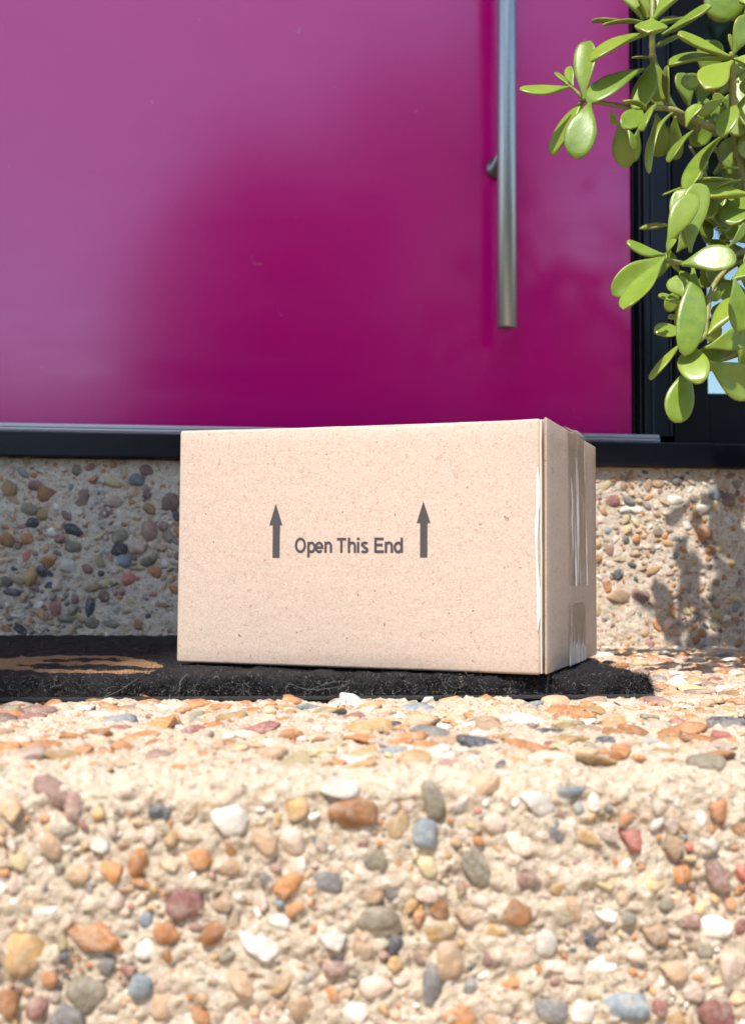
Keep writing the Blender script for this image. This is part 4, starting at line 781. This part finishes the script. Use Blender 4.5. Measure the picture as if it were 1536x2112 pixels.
def add_leaf(b, t, wid, roll, bend, rs):
    b = np.array(b); t = np.array(t); ax = t-b; L = np.linalg.norm(ax); ax = ax/L
    ref = np.array([-.25, -1., .25]); nrm = ref-ax*(ref@ax); nrm /= np.linalg.norm(nrm)
    sd = np.cross(ax, nrm); rl = math.radians(roll*(1 if rs.random() < .6 else -1))
    # roll so the face turns mostly up to the light
    s_up = 1 if (nrm*math.cos(rl)+sd*math.sin(rl))[2] > (nrm*math.cos(rl)-sd*math.sin(rl))[2] else -1
    rl = abs(rl)*s_up
    n2 = nrm*math.cos(rl)+sd*math.sin(rl); s2 = np.cross(ax, n2)
    NR, NK = 15, 14; V = []; col = []
    wid = wid*1.04; th = wid*rs.uniform(.085, .115)+.0004; cup = rs.uniform(.05, .16)*wid; tw = rs.normal(0, .10); asym = rs.normal(0, .06); wm = rs.uniform(.58, .68)
    for i in range(NR):
        u = i/(NR-1); u2 = .5-.5*math.cos(math.pi*u); u = .35*u+.65*u2
        if u < wm: k = u/wm; hw = .13+.87*(k*k*(3-2*k))**.85
        else: hw = math.sqrt(max(0, 1-((u-wm)/(1-wm))**2.25))
        hw *= wid/2
        tt = th*(min(1, hw/(wid*.22))**.6) * (1.25-.5*u) if i < NR-1 else .0
        c0 = b+ax*(L*u)+n2*(bend*L*(u*(1-u)*1.6 - .35*u*u))+s2*(asym*L*math.sin(math.pi*u)*.5)
        ca, sa = math.cos(tw*u), math.sin(tw*u); S_ = s2*ca+n2*sa; N_ = n2*ca-s2*sa
        for k in range(NK):
            a = 2*math.pi*k/NK; x_ = math.copysign(abs(math.cos(a))**.85, math.cos(a)); y_ = math.sin(a)
            V.append(c0+S_*(hw*x_)+N_*(tt*y_+cup*(x_*x_)*min(1, hw/(wid*.4)))); col.append(max(0, abs(x_)-.93)*6*min(1, u*2.5)*rs.uniform(.3, 1) if i < NR-1 else .3)
    Fc = []
    for i in range(NR-1):
        for k in range(NK): Fc.append((i*NK+k, i*NK+(k+1) % NK, (i+1)*NK+(k+1) % NK, (i+1)*NK+k))
    Fc.append(tuple(range(NK))[::-1])
    o = mesh_obj('leaf', np.array(V)-POTV, Fc, LEAF, jade)
    at = o.data.attributes.new('margin', 'FLOAT', 'POINT'); at.data.foreach_set('value', np.clip(np.array(col), 0, 1).astype(np.float32))
lr = np.random.default_rng(12)
for r in DATA['leaf'] + DATA['sh']:
    add_leaf(r[:3], r[3:6], r[6], r[7], r[8], lr)
def add_stem(pts, radii):
    P = smooth_path([p for p in pts], 5); R = np.interp(np.linspace(0, len(pts)-1, len(P)), range(len(pts)), radii)
    R = R*(1+.06*np.sin(np.arange(len(P))*1.9))
    V, Fc = tube([np.array(p)-POTV for p in P], list(R), 10)
    mesh_obj('stem', V, Fc, STEM, jade)
for s in DATA['stem'] + DATA['shs']: add_stem([p[:3] for p in s], [p[3] for p in s])
# stems carry on out of the frame to the pot
add_stem([(.66, .86, .26), (.64, .86, .36), (.58, .855, .46), (.52, .85, .52)], [.018, .017, .013, .010])
add_stem([(.58, .855, .46), (.50, .845, .42), (.44, .84, .39)], [.010, .009, .008])
add_stem([(.52, .85, .52), (.48, .84, .56), (.45, .835, .60)], [.010, .008, .007])
add_stem([(.60, .856, .43), (.52, .85, .36), (.44, .842, .335)], [.009, .008, .007])
# leaves of the growth right of the frame
for k in range(74):
    c = np.array([lr.uniform(.355, .46), lr.uniform(.80, .92), lr.uniform(.27, .55)]); 
    if c[0]/c[1] < .425: continue
    d = lr.normal(size=3)*np.array([1, .5, 1]); d /= np.linalg.norm(d); L = lr.uniform(.032, .048)
    add_leaf(c, c+d*L, L*lr.uniform(.48, .6), lr.uniform(0, 45), lr.uniform(-.05, .15), lr)
for k in range(44):
    px_ = lr.uniform(.372, .47); c = np.array([px_, lr.uniform(.87, .98), lr.uniform(.33, .56)])
    d = lr.normal(size=3)*np.array([1, .6, 1]); d[2] -= .15; d /= np.linalg.norm(d); L = lr.uniform(.026, .044)
    add_leaf(c, c+d*L, L*lr.uniform(.45, .58), lr.uniform(0, 45), lr.uniform(-.05, .15), lr)
for k in range(46):
    c = np.array([lr.uniform(.44, .72), lr.uniform(.74, .98), lr.uniform(.30, .68)])
    if c[0] < .47 and c[2] < .34: continue
    d = lr.normal(size=3); d[2] += .3; d /= np.linalg.norm(d); L = lr.uniform(.03, .048)
    add_leaf(c, c+d*L, L*lr.uniform(.45, .58), lr.uniform(0, 50), lr.uniform(-.05, .15), lr)
TERRA = plain('charcoal_pot_glaze', (.035, .037, .04), .45, 0, .5, .2, 20)
V, Fc = tube([(0, 0, .002), (0, 0, .004), (0, 0, .25), (0, 0, .265), (0, 0, .285), (0, 0, .286), (0, 0, .25)], [.095, .10, .135, .145, .145, .130, .128], 40)
pot = mesh_obj('plant_pot', V, Fc, TERRA)

pot.location = POT; tag(pot, 'charcoal glazed pot holding the jade plant', 'pot')

# ------------------------------------------------------------------ garden opposite the door (out of view; shrubs and trees added to shape the reflections)
def leaf_cloud(name, n, blobs, size, mat, parent=None, lab=None, cat=None):
    V = []; F_ = []
    r = np.random.default_rng(len(name)+n)
    for k in range(n):
        c, R = blobs[int(r.integers(len(blobs)))]
        d = r.normal(size=3); d /= np.linalg.norm(d); p = np.array(c)+d*np.array(R)*r.random()**.4
        a = r.normal(size=3); a /= np.linalg.norm(a); b = np.cross(a, r.normal(size=3)); b /= np.linalg.norm(b); s = size*r.uniform(.6, 1.4)
        i = len(V); V += [p-a*s, p+b*s*.5, p+a*s, p-b*s*.5]; F_.append((i, i+1, i+2, i+3))
    return mesh_obj(name, V, F_, mat, parent, False)
FOL = plain('garden_foliage', (.05, .075, .02), .6, 0, .4, .4, 3)
BARK = plain('tree_bark', (.10, .075, .055), .9)
hg = leaf_cloud('hedge', 9000, [((x_, -5.2+.1*math.sin(x_*3), .58), (.7, .5, .74+.10*math.sin(x_*2.3))) for x_ in np.arange(-9, 9, .55)], .11, FOL); tag(hg, 'clipped green garden hedge facing the front door', 'hedge')
def bush(name, lab, blobs, n, size):
    root = empty(name, (blobs[0][0][0], blobs[0][0][1], -.2), lab, 'tree')
    bz = np.array(root.location)
    leaf_cloud('crown', n, [(tuple(np.array(c)-bz), R) for c, R in blobs], size, FOL, root)
    V, Fc = tube([(0, 0, 0), (.05, .02, .8), (0, 0, blobs[0][0][2]+.3)], [.14, .1, .05], 10); mesh_obj('trunk', V, Fc, BARK, root)
bush('added_reflection_shrub', 'dark round shrub added out of view to darken the door reflection', [((2.1, -4.9, 1.0), (.75, .6, 1.2)), ((1.3, -5.0, .7), (.6, .5, .95))], 5200, .10)  # added for a darker reflection low on the door's right
bush('added_reflection_tree', 'broad leafy tree added out of view to block sky in the glass reflection', [((5.2, -7.5, 5.1), (1.5, 1.3, 1.7)), ((4.6, -7.6, 5.6), (1.1, 1.2, 1.5)), ((5.6, -7.0, 6.8), (1.3, 1.2, 1.2))], 9000, .16)  # added to keep sky out of the upper glass reflection
bush('added_reflection_shrub', 'round topped shrub added out of view as the dark door reflection', [((0, -4.0, 1.15), (.95, .7, 1.62)), ((-.25, -4.0, .7), (.85, .7, .9)), ((.35, -4.0, .7), (.8, .7, .9))], 9000, .10)  # added to make the dark dome mirrored in the door
bush('added_slender_tree', 'slender sparse tree added out of view to dull the door sheen', [((1.35, -6.0, 2.6), (.85, .8, 1.6)), ((1.75, -6.1, 3.6), (.7, .7, 1.2)), ((.8, -6.0, 3.2), (.6, .7, 1.1))], 1700, .085)  # added to thin the sky sheen right of the dome
